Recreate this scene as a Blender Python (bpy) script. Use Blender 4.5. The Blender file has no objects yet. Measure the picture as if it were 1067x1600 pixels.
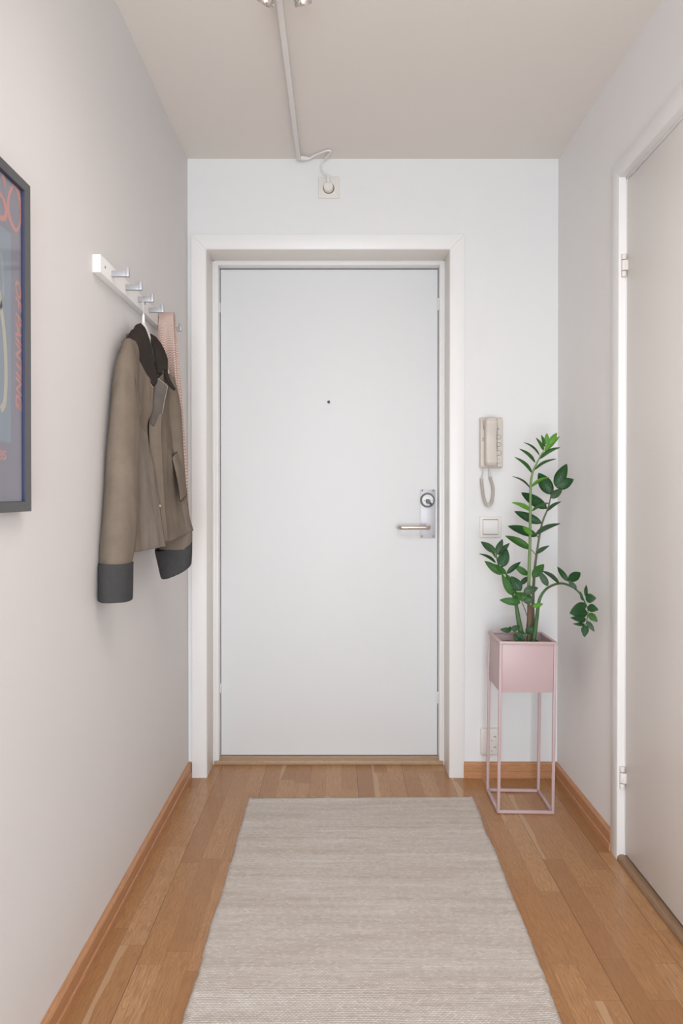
import bpy, bmesh, math, random
import numpy as np
from mathutils import Vector, Matrix, noise

random.seed(7)
SC = bpy.context.scene
COL = SC.collection
PI = math.pi

# ------------------------------------------------------------------ camera
F = 1170.0                      # focal length in pixels of the 1067x1600 frame
PITCH = math.radians(0.5)
CAMZ = 1.10
VPX, VPY = 531.0, 773.0         # vanishing point of the corridor
cam_d = bpy.data.cameras.new('camera')
cam = bpy.data.objects.new('camera', cam_d)
COL.objects.link(cam)
cam.location = (0, 0, CAMZ)
cam.rotation_euler = (PI/2 - PITCH, 0, 0)
cam_d.sensor_fit = 'VERTICAL'
cam_d.sensor_height = 36.0
cam_d.lens = F/1600*36
cam_d.shift_x = (533.5 - VPX)/1600
cam_d.shift_y = -((800 - F*math.tan(PITCH)) - VPY)/1600
cam_d.clip_start = 0.01
SC.camera = cam

# ------------------------------------------------------------------ light
SC.view_settings.view_transform = 'Standard'
SC.view_settings.look = 'None'
SC.view_settings.gamma = 1.0
SC.view_settings.exposure = 0.0
world = bpy.data.worlds.new('world')
SC.world = world
world.use_nodes = True
bg = world.node_tree.nodes['Background']
bg.inputs[0].default_value = (0.96, 0.975, 1.0, 1)
bg.inputs[1].default_value = 0.42

def area(name, loc, rot, sx, sy, power, col, spread=180):
    l = bpy.data.lights.new(name, 'AREA')
    l.shape = 'RECTANGLE'
    l.size = sx
    l.size_y = sy
    l.energy = power
    l.color = col
    l.spread = math.radians(spread)
    o = bpy.data.objects.new(name, l)
    COL.objects.link(o)
    o.location = loc
    o.rotation_euler = rot
    return o

# daylight from the living room behind the camera, an added fill light over the near
# half of the hall for the floor, and an added low warm fill for the ceiling
area('daylight_from_room', (-0.05, -1.9, 0.95), (PI/2, 0, math.radians(-5)), 1.1, 1.8, 88, (0.80, 0.912, 1.0))
area('added_down_fill', (0.13, 1.25, 2.37), (math.radians(28), 0, 0), 0.7, 1.1, 9, (1.0, 0.90, 0.83), 120)  # added fill, no lamp hangs here; brightens floor and rug
area('added_up_fill', (0.10, -0.9, 0.30), (math.radians(126), 0, 0), 0.9, 0.5, 5.0, (1.0, 0.86, 0.77), 110)  # added fill, no lamp stands here; brightens the ceiling


def at(px, py, Y):
    """the world point on the plane y = Y seen at a pixel of the photograph"""
    cx = px - VPX
    cy = (800 - F*math.tan(PITCH) - VPY) + (800 - py) - (800 - F*math.tan(PITCH) - VPY)*2
    # camera-space direction (x right, y up, z back)
    cy = -(py - 800) - ((800 - F*math.tan(PITCH)) - VPY)
    s, c = math.sin(PITCH), math.cos(PITCH)
    dx, dy, dz = cx/F, c - s*0 + (cy/F)*s*1.0, -s + (cy/F)*c
    t = Y/dy
    return Vector((dx*t, Y, CAMZ + dz*t))

# ------------------------------------------------------------------ nodes
def mat(name):
    m = bpy.data.materials.new(name)
    m.use_nodes = True
    nt = m.node_tree
    b = nt.nodes['Principled BSDF']
    return m, nt, b

def nd(nt, typ, ins=None, **props):
    n = nt.nodes.new(typ)
    for k, v in props.items():
        setattr(n, k, v)
    for k, v in (ins or {}).items():
        if isinstance(v, bpy.types.NodeSocket):
            nt.links.new(v, n.inputs[k])
        else:
            n.inputs[k].default_value = v
    return n

def mth(nt, op, a, b=0.0, c=None):
    d = {0: a, 1: b}
    if c is not None:
        d[2] = c
    return nd(nt, 'ShaderNodeMath', d, operation=op).outputs[0]

def mixc(nt, f, a, b, blend='MIX'):
    n = nt.nodes.new('ShaderNodeMix')
    n.data_type = 'RGBA'
    n.blend_type = blend
    for s, v in ((n.inputs[0], f), (n.inputs[6], a), (n.inputs[7], b)):
        if isinstance(v, bpy.types.NodeSocket):
            nt.links.new(v, s)
        else:
            s.default_value = v if s is n.inputs[0] else (tuple(v) + (1,))[:4]
    return n.outputs[2]

def ramp(nt, fac, stops):
    n = nt.nodes.new('ShaderNodeValToRGB')
    e = n.color_ramp.elements
    while len(e) < len(stops):
        e.new(0.5)
    for el, (p, c) in zip(e, stops):
        el.position = p
        el.color = tuple(c) + (1,)
    nt.links.new(fac, n.inputs[0])
    return n.outputs[0]

def bump(nt, b, h, strength, dist):
    n = nd(nt, 'ShaderNodeBump', {'Height': h, 'Strength': strength, 'Distance': dist})
    nt.links.new(n.outputs[0], b.inputs['Normal'])

def plain(name, col, rough=0.5, metal=0.0, bumpy=None, vary=0.0, spec=0.5):
    m, nt, b = mat(name)
    b.inputs['Base Color'].default_value = tuple(col) + (1,)
    b.inputs['Roughness'].default_value = rough
    b.inputs['Metallic'].default_value = metal
    b.inputs['Specular IOR Level'].default_value = spec
    co = nd(nt, 'ShaderNodeTexCoord').outputs['Object']
    if vary:
        n = nd(nt, 'ShaderNodeTexNoise', {'Vector': co, 'Scale': 9.0, 'Detail': 3.0})
        c = mixc(nt, n.outputs[0], tuple(x*(1-vary) for x in col), tuple(min(1, x*(1+vary)) for x in col))
        nt.links.new(c, b.inputs['Base Color'])
    if bumpy:
        n = nd(nt, 'ShaderNodeTexNoise', {'Vector': co, 'Scale': bumpy[0], 'Detail': 3.0})
        bump(nt, b, n.outputs[0], bumpy[1], bumpy[2])
    return m

M = {}
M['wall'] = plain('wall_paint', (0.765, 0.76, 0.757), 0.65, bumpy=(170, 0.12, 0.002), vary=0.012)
M['wall_l'] = plain('wall_paint_left_dimmed', (0.725, 0.70, 0.692), 0.65, bumpy=(170, 0.12, 0.002), vary=0.012)  # same paint darkened: this wall's lower light level is put into the colour
M['wall_r'] = plain('wall_paint_right_lifted', (0.83, 0.808, 0.80), 0.65, bumpy=(170, 0.12, 0.002), vary=0.012)  # same paint lightened, to make up for weak light on this side
M['ceil'] = plain('ceiling_paint', (0.76, 0.71, 0.665), 0.75, bumpy=(140, 0.12, 0.002), vary=0.01)
M['trim'] = plain('trim_paint', (0.82, 0.805, 0.795), 0.38, vary=0.01)
M['liner'] = plain('door_liner_paint', (0.80, 0.755, 0.71), 0.4, vary=0.01)
M['door'] = plain('door_paint', (0.755, 0.76, 0.765), 0.52, bumpy=(60, 0.04, 0.002), vary=0.008)
M['door2'] = plain('cream_door_paint', (0.82, 0.78, 0.745), 0.40, vary=0.008)
M['hinge'] = plain('hinge_painted_metal', (0.74, 0.70, 0.66), 0.4)
M['gap'] = plain('dark_gap', (0.10, 0.085, 0.075), 0.8)
M['nail'] = plain('filled_nail', (0.62, 0.59, 0.56), 0.6)
M['steel'] = plain('brushed_steel', (0.62, 0.60, 0.585), 0.38, 0.85)
M['plate'] = plain('satin_steel_plate', (0.50, 0.49, 0.51), 0.5, 0.5)
M['handle'] = plain('steel_lever', (0.62, 0.56, 0.51), 0.28, 0.9)
M['screw'] = plain('dull_screw_head', (0.28, 0.27, 0.28), 0.5, 0.6)
M['chrome'] = plain('chrome', (0.62, 0.60, 0.57), 0.2, 1.0)
M['hookm'] = plain('satin_grey_hook', (0.40, 0.40, 0.425), 0.42, 0.4)
M['dark'] = plain('dark_metal', (0.07, 0.075, 0.085), 0.35, 0.3)
M['white'] = plain('white_lacquer', (0.83, 0.82, 0.81), 0.35)
M['rack'] = plain('rack_lacquer', (0.80, 0.785, 0.77), 0.4)
M['cream'] = plain('cream_plastic', (0.62, 0.56, 0.50), 0.33)
M['cream2'] = plain('cream_socket_plastic', (0.76, 0.72, 0.675), 0.4)
M['offw'] = plain('off_white_plastic', (0.77, 0.755, 0.745), 0.35)
M['track'] = plain('track_white_metal', (0.79, 0.76, 0.74), 0.45)
M['cable'] = plain('white_cable', (0.80, 0.77, 0.74), 0.45)
M['mark'] = plain('grey_print', (0.22, 0.20, 0.19), 0.6)
M['pink'] = plain('pink_powder_coat', (0.54, 0.395, 0.40), 0.42, bumpy=(500, 0.05, 0.0005), vary=0.02)
M['frame'] = plain('charcoal_frame', (0.075, 0.075, 0.08), 0.38, bumpy=(220, 0.1, 0.0005))
M['navy'] = plain('navy_lip', (0.035, 0.042, 0.10), 0.5)
M['paper'] = plain('lavender_paper', (0.205, 0.20, 0.255), 0.7)
M['pblue'] = plain('pale_blue_print', (0.22, 0.275, 0.345), 0.7)
M['pbeige'] = plain('beige_print', (0.48, 0.45, 0.36), 0.7)
M['pgreen'] = plain('grey_green_print', (0.30, 0.34, 0.35), 0.7)
M['pred'] = plain('coral_print', (0.56, 0.22, 0.19), 0.7)
M['soil'] = plain('potting_soil', (0.11, 0.06, 0.035), 0.95, bumpy=(120, 1.0, 0.01), vary=0.4)
M['bulb'] = plain('lamp_glass', (0.75, 0.73, 0.70), 0.15)

def leafmat(name, a, b2, rough):
    m, nt, b = mat(name)
    co = nd(nt, 'ShaderNodeUVMap').outputs[0]
    ob = nd(nt, 'ShaderNodeTexCoord').outputs['Object']
    sep = nd(nt, 'ShaderNodeSeparateXYZ', {0: co})
    mid = mth(nt, 'ABSOLUTE', mth(nt, 'SUBTRACT', sep.outputs[1], 0.5))
    vein = mth(nt, 'LESS_THAN', mid, 0.02)
    n = nd(nt, 'ShaderNodeTexNoise', {'Vector': ob, 'Scale': 22.0, 'Detail': 2.0})
    c = mixc(nt, n.outputs[0], a, b2)
    c = mixc(nt, mth(nt, 'MULTIPLY', vein, 0.35), c, tuple(min(1, x*1.8) for x in b2))
    nt.links.new(c, b.inputs['Base Color'])
    b.inputs['Roughness'].default_value = rough
    b.inputs['Specular IOR Level'].default_value = 0.28
    side = mth(nt, 'SINE', mth(nt, 'ADD', mth(nt, 'MULTIPLY', sep.outputs[0], 34.0), mth(nt, 'MULTIPLY', mid, 30.0)))
    bump(nt, b, side, 0.18, 0.001)
    return m
M['leaf_dark'] = leafmat('leaf_dark_green', (0.010, 0.046, 0.013), (0.024, 0.084, 0.024), 0.40)
M['leaf_mid'] = leafmat('leaf_mid_green', (0.022, 0.090, 0.013), (0.048, 0.150, 0.024), 0.42)
M['leaf_new'] = leafmat('leaf_fresh_green', (0.075, 0.23, 0.02), (0.12, 0.31, 0.045), 0.36)
M['leaf_grey'] = leafmat('leaf_greyish_green', (0.028, 0.068, 0.030), (0.055, 0.108, 0.050), 0.40)
M['stem_green'] = plain('stem_pale_green', (0.16, 0.25, 0.09), 0.5, vary=0.25)
M['stem_dark'] = plain('stem_dark_olive', (0.10, 0.115, 0.055), 0.5, vary=0.3)
M['stem_mid'] = plain('stem_green', (0.07, 0.15, 0.05), 0.5, vary=0.3)
M['stump'] = plain('dry_brown_sheath', (0.20, 0.115, 0.075), 0.8, bumpy=(90, 0.5, 0.002), vary=0.3)

def cloth(name, a, b2, scale, strength, rough=0.85, weave=None):
    m, nt, b = mat(name)
    ob = nd(nt, 'ShaderNodeTexCoord').outputs['Object']
    n = nd(nt, 'ShaderNodeTexNoise', {'Vector': ob, 'Scale': scale, 'Detail': 6.0, 'Roughness': 0.65})
    n2 = nd(nt, 'ShaderNodeTexNoise', {'Vector': ob, 'Scale': 420.0, 'Detail': 2.0})
    c = mixc(nt, n.outputs[0], a, b2)
    c = mixc(nt, mth(nt, 'MULTIPLY', n2.outputs[0], 0.16), c, tuple(x*0.6 for x in a))
    nt.links.new(c, b.inputs['Base Color'])
    b.inputs['Roughness'].default_value = rough
    b.inputs['Specular IOR Level'].default_value = 0.2
    h = n2.outputs[0]
    if weave:
        uv = nd(nt, 'ShaderNodeUVMap').outputs[0]
        sp = nd(nt, 'ShaderNodeSeparateXYZ', {0: uv})
        h = mth(nt, 'SINE', mth(nt, 'MULTIPLY', sp.outputs[weave[0]], weave[1]))
    bump(nt, b, h, strength, 0.001)
    return m
M['canvas'] = cloth('taupe_waxed_canvas', (0.118, 0.092, 0.070), (0.250, 0.203, 0.160), 11, 0.2)
M['canvas_faded'] = cloth('faded_taupe_canvas', (0.150, 0.125, 0.102), (0.280, 0.240, 0.203), 11, 0.2)
M['canvas_grey'] = cloth('greyed_canvas_facing', (0.075, 0.063, 0.055), (0.165, 0.145, 0.130), 30, 0.15)
M['cord'] = cloth('dark_brown_corduroy', (0.024, 0.018, 0.015), (0.042, 0.032, 0.026), 40, 0.4)
M['cuff'] = cloth('charcoal_corduroy_cuff', (0.038, 0.037, 0.038), (0.072, 0.070, 0.070), 60, 0.3)
M['thread'] = plain('pale_piping', (0.36, 0.31, 0.26), 0.9)

def oak(name, cols, axis=1, planks=True, rough=0.36):
    """oak strips running along y"""
    m, nt, b = mat(name)
    co = nd(nt, 'ShaderNodeTexCoord').outputs['Object']
    s = nd(nt, 'ShaderNodeSeparateXYZ', {0: co})
    X, Y, Z = s.outputs
    if axis == 0:
        X, Y = Y, X
    if planks:
        W = 0.0605
        xs = mth(nt, 'DIVIDE', mth(nt, 'ADD', X, 5.0145), W)
        i = mth(nt, 'FLOOR', xs)
        fx = mth(nt, 'FRACT', xs)
        r = nd(nt, 'ShaderNodeTexWhiteNoise', {'W': i}, noise_dimensions='1D').outputs[0]
        L = mth(nt, 'ADD', mth(nt, 'MULTIPLY', r, 0.16), 0.36)
        v = mth(nt, 'DIVIDE', mth(nt, 'ADD', Y, mth(nt, 'ADD', 20.0, mth(nt, 'MULTIPLY', r, 13.7))), L)
        j = mth(nt, 'FLOOR', v)
        fy = mth(nt, 'FRACT', v)
        cv = nd(nt, 'ShaderNodeCombineXYZ', {0: i, 1: j}).outputs[0]
        wn = nd(nt, 'ShaderNodeTexWhiteNoise', {'Vector': cv}, noise_dimensions='2D')
        R = wn.outputs[0]
        R2 = nd(nt, 'ShaderNodeSeparateColor', {0: wn.outputs[1]}).outputs[1]
        ox = mth(nt, 'MULTIPLY', R, 37.0)
    else:
        R = None
        ox = 0.0
    gx = mth(nt, 'ADD', X, ox)
    zc = mth(nt, 'ADD', Z, ox)
    gv = nd(nt, 'ShaderNodeCombineXYZ', {0: mth(nt, 'MULTIPLY', gx, 1.0), 1: mth(nt, 'MULTIPLY', Y, 0.055), 2: zc}).outputs[0]
    fine = nd(nt, 'ShaderNodeTexNoise', {'Vector': gv, 'Scale': 330.0, 'Detail': 4.0, 'Roughness': 0.6}).outputs[0]
    gv2 = nd(nt, 'ShaderNodeCombineXYZ', {0: gx, 1: mth(nt, 'MULTIPLY', Y, 0.16), 2: zc}).outputs[0]
    broad = nd(nt, 'ShaderNodeTexNoise', {'Vector': gv2, 'Scale': 22.0, 'Detail': 2.0}).outputs[0]
    rings = mth(nt, 'FRACT', mth(nt, 'MULTIPLY', broad, 21.0))
    rings = mth(nt, 'POWER', rings, 3.0)
    if planks:
        base = ramp(nt, R, [(0.0, cols[0]), (0.3, cols[1]), (0.6, cols[2]), (0.85, cols[3]), (1.0, cols[4])])
    else:
        base = mixc(nt, broad, cols[0], cols[2])
    dk = tuple(x*0.62 for x in cols[1])
    c = mixc(nt, mth(nt, 'MULTIPLY', mth(nt, 'POWER', mth(nt, 'SUBTRACT', 1.15, fine), 2.0), 1.15), base, dk)
    c = mixc(nt, mth(nt, 'MULTIPLY', rings, 0.55), c, dk)
    if planks:
        # pale sapwood on one side of a few strips
        wv = mth(nt, 'ADD', fx, mth(nt, 'MULTIPLY', mth(nt, 'SUBTRACT', broad, 0.5), 0.7))
        sap = mth(nt, 'MULTIPLY', mth(nt, 'LESS_THAN', wv, mth(nt, 'ADD', 0.12, mth(nt, 'MULTIPLY', fy, 0.22))), mth(nt, 'GREATER_THAN', R2, 0.84))
        c = mixc(nt, mth(nt, 'MULTIPLY', sap, 0.75), c, (0.53, 0.34, 0.19))
        # knots
        kv = nd(nt, 'ShaderNodeTexVoronoi', {'Vector': co, 'Scale': 5.0}).outputs[0]
        kn = mth(nt, 'LESS_THAN', kv, 0.022)
        c = mixc(nt, mth(nt, 'MULTIPLY', kn, 0.6), c, (0.07, 0.035, 0.02))
        ex = mth(nt, 'MINIMUM', fx, mth(nt, 'SUBTRACT', 1.0, fx))
        ey = mth(nt, 'MINIMUM', fy, mth(nt, 'SUBTRACT', 1.0, fy))
        gap = mth(nt, 'MAXIMUM', mth(nt, 'LESS_THAN', ex, 0.009), mth(nt, 'LESS_THAN', ey, 0.0013))
        c = mixc(nt, mth(nt, 'MULTIPLY', gap, 0.38), c, (0.09, 0.045, 0.022))
        third = mth(nt, 'LESS_THAN', mth(nt, 'FRACT', mth(nt, 'DIVIDE', mth(nt, 'ADD', xs, 0.012), 3.0)), 0.008)
        c = mixc(nt, mth(nt, 'MULTIPLY', third, 0.7), c, (0.05, 0.025, 0.012))
    nt.links.new(c, b.inputs['Base Color'])
    b.inputs['Roughness'].default_value = rough
    b.inputs['Specular IOR Level'].default_value = 0.42
    bump(nt, b, fine, 0.05, 0.001)
    return m
OAKC = [(0.40, 0.188, 0.072), (0.48, 0.235, 0.095), (0.54, 0.278, 0.118), (0.60, 0.32, 0.145), (0.66, 0.38, 0.19)]
M['floor'] = oak('oak_strip_parquet', OAKC, rough=0.27)
SK = [(0.58, 0.275, 0.125), (0.58, 0.28, 0.13), (0.66, 0.34, 0.17)]
M['skirt_y'] = oak('oak_skirting_along', SK, 1, False, 0.42)
M['skirt_x'] = oak('oak_skirting_across', SK, 0, False, 0.42)
M['sill_x'] = oak('pale_oak_threshold', [(0.50, 0.32, 0.19), (0.52, 0.34, 0.21), (0.60, 0.42, 0.28)], 0, False, 0.45)
M['sill_y'] = oak('worn_oak_threshold', [(0.32, 0.19, 0.105), (0.34, 0.205, 0.115), (0.42, 0.27, 0.165)], 1, False, 0.45)

def rugmat():
    m, nt, b = mat('flatwoven_wool')
    co = nd(nt, 'ShaderNodeTexCoord').outputs['Object']
    s = nd(nt, 'ShaderNodeSeparateXYZ', {0: co})
    X, Y, Z = s.outputs
    wob = nd(nt, 'ShaderNodeTexNoise', {'Vector': co, 'Scale': 5.0, 'Detail': 2.0}).outputs[0]
    yy = mth(nt, 'ADD', Y, mth(nt, 'MULTIPLY', wob, 0.008))
    row = mth(nt, 'DIVIDE', yy, 0.0055)
    ri = mth(nt, 'FLOOR', row)
    rf = mth(nt, 'FRACT', row)
    half = mth(nt, 'MULTIPLY', mth(nt, 'MODULO', ri, 2.0), 0.5)
    colx = mth(nt, 'ADD', mth(nt, 'DIVIDE', X, 0.0092), half)
    ci = mth(nt, 'FLOOR', colx)
    cf = mth(nt, 'FRACT', colx)
    hx = mth(nt, 'SINE', mth(nt, 'MULTIPLY', cf, PI))
    hy = mth(nt, 'SINE', mth(nt, 'MULTIPLY', rf, PI))
    h = mth(nt, 'POWER', mth(nt, 'MULTIPLY', hx, hy), 0.6)
    wn = nd(nt, 'ShaderNodeTexWhiteNoise', {'Vector': nd(nt, 'ShaderNodeCombineXYZ', {0: ci, 1: ri}).outputs[0]}, noise_dimensions='2D').outputs[0]
    sv = nd(nt, 'ShaderNodeCombineXYZ', {0: mth(nt, 'MULTIPLY', X, 0.075), 1: Y, 2: Z}).outputs[0]
    streak = nd(nt, 'ShaderNodeTexNoise', {'Vector': sv, 'Scale': 34.0, 'Detail': 5.0, 'Roughness': 0.72}).outputs[0]
    c = ramp(nt, streak, [(0.30, (0.56, 0.475, 0.405)), (0.48, (0.655, 0.585, 0.53)), (0.60, (0.70, 0.635, 0.585)), (0.72, (0.80, 0.755, 0.715))])
    c = mixc(nt, mth(nt, 'MULTIPLY', mth(nt, 'GREATER_THAN', wn, 0.85), 0.30), c, (0.85, 0.82, 0.79))
    c = mixc(nt, mth(nt, 'MULTIPLY', mth(nt, 'LESS_THAN', wn, 0.12), 0.30), c, (0.48, 0.41, 0.36))
    c = mixc(nt, mth(nt, 'MULTIPLY', mth(nt, 'SUBTRACT', 1.0, h), 0.34), c, (0.44, 0.375, 0.33))
    nt.links.new(c, b.inputs['Base Color'])
    b.inputs['Roughness'].default_value = 0.95
    b.inputs['Specular IOR Level'].default_value = 0.1
    hh = mth(nt, 'ADD', h, mth(nt, 'MULTIPLY', wn, 0.35))
    bump(nt, b, hh, 0.75, 0.0025)
    return m
M['rug'] = rugmat()

def knitmat():
    m, nt, b = mat('pink_knit')
    uv = nd(nt, 'ShaderNodeUVMap').outputs[0]
    s = nd(nt, 'ShaderNodeSeparateXYZ', {0: uv})
    U, V = s.outputs[0], s.outputs[1]
    n = nd(nt, 'ShaderNodeTexNoise', {'Vector': uv, 'Scale': 7.0, 'Detail': 2.0}).outputs[0]
    rows = mth(nt, 'ADD', mth(nt, 'MULTIPLY', V, 175.0), mth(nt, 'MULTIPLY', n, 3.0))
    sag = mth(nt, 'MULTIPLY', mth(nt, 'SINE', mth(nt, 'MULTIPLY', U, PI)), 1.6)
    rf = mth(nt, 'FRACT', mth(nt, 'ADD', rows, sag))
    h = mth(nt, 'SINE', mth(nt, 'MULTIPLY', rf, PI))
    st = mth(nt, 'ABSOLUTE', mth(nt, 'SINE', mth(nt, 'MULTIPLY', U, 70.0)))
    hh = mth(nt, 'MULTIPLY', h, mth(nt, 'ADD', 0.6, mth(nt, 'MULTIPLY', st, 0.4)))
    c = mixc(nt, hh, (0.40, 0.25, 0.20), (0.80, 0.64, 0.58))
    nt.links.new(c, b.inputs['Base Color'])
    b.inputs['Roughness'].default_value = 0.95
    b.inputs['Specular IOR Level'].default_value = 0.1
    bump(nt, b, hh, 0.6, 0.003)
    return m
M['knit'] = knitmat()

def glassmat():
    m, nt, b = mat('picture_glass')
    nt.nodes.remove(b)
    out = nt.nodes['Material Output']
    tr = nd(nt, 'ShaderNodeBsdfTransparent')
    gl = nd(nt, 'ShaderNodeBsdfGlossy', {'Roughness': 0.06})
    lw = nd(nt, 'ShaderNodeLayerWeight', {'Blend': 0.5}).outputs['Facing']
    fr = mth(nt, 'ADD', 0.04, mth(nt, 'MULTIPLY', mth(nt, 'POWER', lw, 5.0), 0.96))
    mx = nd(nt, 'ShaderNodeMixShader', {0: fr, 1: tr.outputs[0], 2: gl.outputs[0]})
    nt.links.new(mx.outputs[0], out.inputs[0])
    return m
M['glass'] = glassmat()

# ------------------------------------------------------------------ mesh helpers
def obj(name, bm, m, parent=None, smooth=True, angle=35, fix=True):
    if fix:
        bmesh.ops.recalc_face_normals(bm, faces=bm.faces)
    me = bpy.data.meshes.new(name)
    bm.to_mesh(me)
    bm.free()
    for mm in (m if isinstance(m, (list, tuple)) else [m]):
        me.materials.append(mm)
    o = bpy.data.objects.new(name, me)
    COL.objects.link(o)
    if smooth:
        me.polygons.foreach_set('use_smooth', [True]*len(me.polygons))
        try:
            me.set_sharp_from_angle(angle=math.radians(angle))
        except Exception:
            pass
    if parent:
        o.parent = parent
        o.matrix_parent_inverse = parent_matrix(parent).inverted()
    return o

def parent_matrix(p):
    mtx = p.matrix_basis.copy()
    if p.parent:
        mtx = parent_matrix(p.parent) @ p.matrix_parent_inverse @ mtx
    return mtx

def tag(o, label, cat, group=None):
    o['label'] = label
    o['category'] = cat
    if group:
        o['group'] = group
    return o

def thing(name, label, cat, loc, group=None):
    o = bpy.data.objects.new(name, None)
    o.empty_display_size = 0.05
    COL.objects.link(o)
    o.location = loc
    return tag(o, label, cat, group)

def struct(o):
    o['kind'] = 'structure'
    return o

def sempty(name, loc):
    o = bpy.data.objects.new(name, None)
    o.empty_display_size = 0.05
    COL.objects.link(o)
    o.location = loc
    return struct(o)

def bx(bm, x0, x1, y0, y1, z0, z1, bev=0.0, mi=0, seg=2):
    r = bmesh.ops.create_cube(bm, size=1.0)
    vs = r['verts']
    for v in vs:
        v.co = Vector(((x0+x1)/2 + v.co.x*(x1-x0), (y0+y1)/2 + v.co.y*(y1-y0), (z0+z1)/2 + v.co.z*(z1-z0)))
    fs = list({f for v in vs for f in v.link_faces})
    if bev > 0:
        es = list({e for v in vs for e in v.link_edges})
        rr = bmesh.ops.bevel(bm, geom=es, offset=bev, segments=seg, affect='EDGES', profile=0.5)
        fs = list(set([f for f in fs if f.is_valid]) | set(rr['faces']))
    for f in fs:
        if f.is_valid:
            f.material_index = mi
    return fs

def prism(bm, poly, extr, mi=0):
    """poly: list of Vectors (planar, ordered); extr: Vector"""
    a = [bm.verts.new(p) for p in poly]
    b = [bm.verts.new(Vector(p)+extr) for p in poly]
    n = len(poly)
    fs = [bm.faces.new(a), bm.faces.new(list(reversed(b)))]
    for i in range(n):
        fs.append(bm.faces.new((a[i], b[i], b[(i+1) % n], a[(i+1) % n])))
    for f in fs:
        f.material_index = mi
    return fs

def frame_of(d):
    d = d.normalized()
    up = Vector((0, 0, 1)) if abs(d.z) < 0.9 else Vector((0, 1, 0))
    u = d.cross(up).normalized()
    return u, u.cross(d).normalized()

def tube(bm, pts, rad, n=10, mi=0, caps=True):
    pts = [Vector(p) for p in pts]
    if not isinstance(rad, (list, tuple)):
        rad = [rad]*len(pts)
    rings = []
    u = None
    for i, p in enumerate(pts):
        d = (pts[min(i+1, len(pts)-1)] - pts[max(i-1, 0)])
        if d.length < 1e-9:
            d = Vector((0, 0, 1))
        d.normalize()
        if u is None:
            u, w = frame_of(d)
        else:
            u = (u - d*u.dot(d))
            u.normalize()
            w = u.cross(d).normalized()
        rings.append([bm.verts.new(p + (u*math.cos(2*PI*k/n) + w*math.sin(2*PI*k/n))*rad[i]) for k in range(n)])
    for a, b in zip(rings, rings[1:]):
        for k in range(n):
            f = bm.faces.new((a[k], a[(k+1) % n], b[(k+1) % n], b[k]))
            f.material_index = mi
    if caps:
        for r in (rings[0], rings[-1]):
            f = bm.faces.new(r)
            f.material_index = mi

def cyl(bm, c, d, r, h, n=24, mi=0, bev=0.0):
    """cylinder from c along d, with softened end edges"""
    c = Vector(c)
    d = Vector(d).normalized()
    if bev > 0:
        tube(bm, [c, c+d*bev*0.3, c+d*bev, c+d*(h-bev), c+d*(h-bev*0.3), c+d*h], [r-bev, r-bev*0.3, r, r, r-bev*0.3, r-bev], n, mi)
    else:
        tube(bm, [c, c+d*h], [r, r], n, mi)

def lathe(bm, c, d, prof, n=32, mi=0):
    """prof: (radius, along) pairs"""
    c = Vector(c)
    d = Vector(d).normalized()
    tube_pts = [c+d*a for r, a in prof]
    u, w = frame_of(d)
    rings = []
    for (r, a), p in zip(prof, tube_pts):
        rings.append([bm.verts.new(p+(u*math.cos(2*PI*k/n)+w*math.sin(2*PI*k/n))*max(r, 1e-5)) for k in range(n)])
    for a, b in zip(rings, rings[1:]):
        for k in range(n):
            f = bm.faces.new((a[k], a[(k+1) % n], b[(k+1) % n], b[k]))
            f.material_index = mi
    for r in (rings[0], rings[-1]):
        f = bm.faces.new(r)
        f.material_index = mi

def catmull(P, n):
    """resample a polyline of points (list of np arrays) to n points per span"""
    P = [np.array(p, float) for p in P]
    out = []
    for i in range(len(P)-1):
        p0, p1, p2, p3 = P[max(i-1, 0)], P[i], P[i+1], P[min(i+2, len(P)-1)]
        for k in range(n):
            t = k/n
            out.append(0.5*((2*p1)+(-p0+p2)*t+(2*p0-5*p1+4*p2-p3)*t*t+(-p0+3*p1-3*p2+p3)*t**3))
    out.append(P[-1])
    return out

def sheet(bm, rows, nu=5, nv=5, closed=False, rough=0.0, freq=14.0, stretch=0.25, mi=0, seed=0.0):
    """smooth surface through a grid of points; uv u across, v along"""
    rows = [[np.array(p, float) for p in r] for r in rows]
    if closed:
        rows = [r + [r[0]] for r in rows]
    R = [catmull(r, nu) for r in rows]
    cols = list(zip(*R))
    cols = [catmull(c, nv) for c in cols]
    nr, nc = len(cols[0]), len(cols)
    uvl = bm.loops.layers.uv.verify()
    V = []
    for i in range(nr):
        row = []
        for j in range(nc):
            if closed and j == nc-1:
                row.append(row[0])
                continue
            row.append(bm.verts.new(Vector(cols[j][i])))
        V.append(row)
    fs = []
    for i in range(nr-1):
        for j in range(nc-1):
            try:
                f = bm.faces.new((V[i][j], V[i][j+1], V[i+1][j+1], V[i+1][j]))
            except ValueError:
                continue
            f.material_index = mi
            for l, (a, b) in zip(f.loops, ((j, i), (j+1, i), (j+1, i+1), (j, i+1))):
                l[uvl].uv = (a/(nc-1), b/(nr-1))
            fs.append(f)
    if rough:
        bm.normal_update()
        for row in V:
            for v in set(row):
                q = Vector((v.co.x*freq, v.co.y*freq, v.co.z*freq*stretch + seed))
                v.co += v.normal*rough*(noise.noise(q) + 0.4*noise.noise(q*2.3))
    return V

def solid(o, t, off=0.0):
    m = o.modifiers.new('thickness', 'SOLIDIFY')
    m.thickness = t
    m.offset = off
    return o

# ------------------------------------------------------------------ the room
XL, XR, YB, ZC, YR = -0.5896, 0.846, 2.91, 2.40, -2.0
EX0, EX1, EZ = -0.5177, 0.426, 2.049       # opening inside the entrance door's casing
DY1, DY0, DZ = 2.247, 1.33, 2.050           # right door's opening along y, and its height
FACE_R = XR - 0.012

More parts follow.
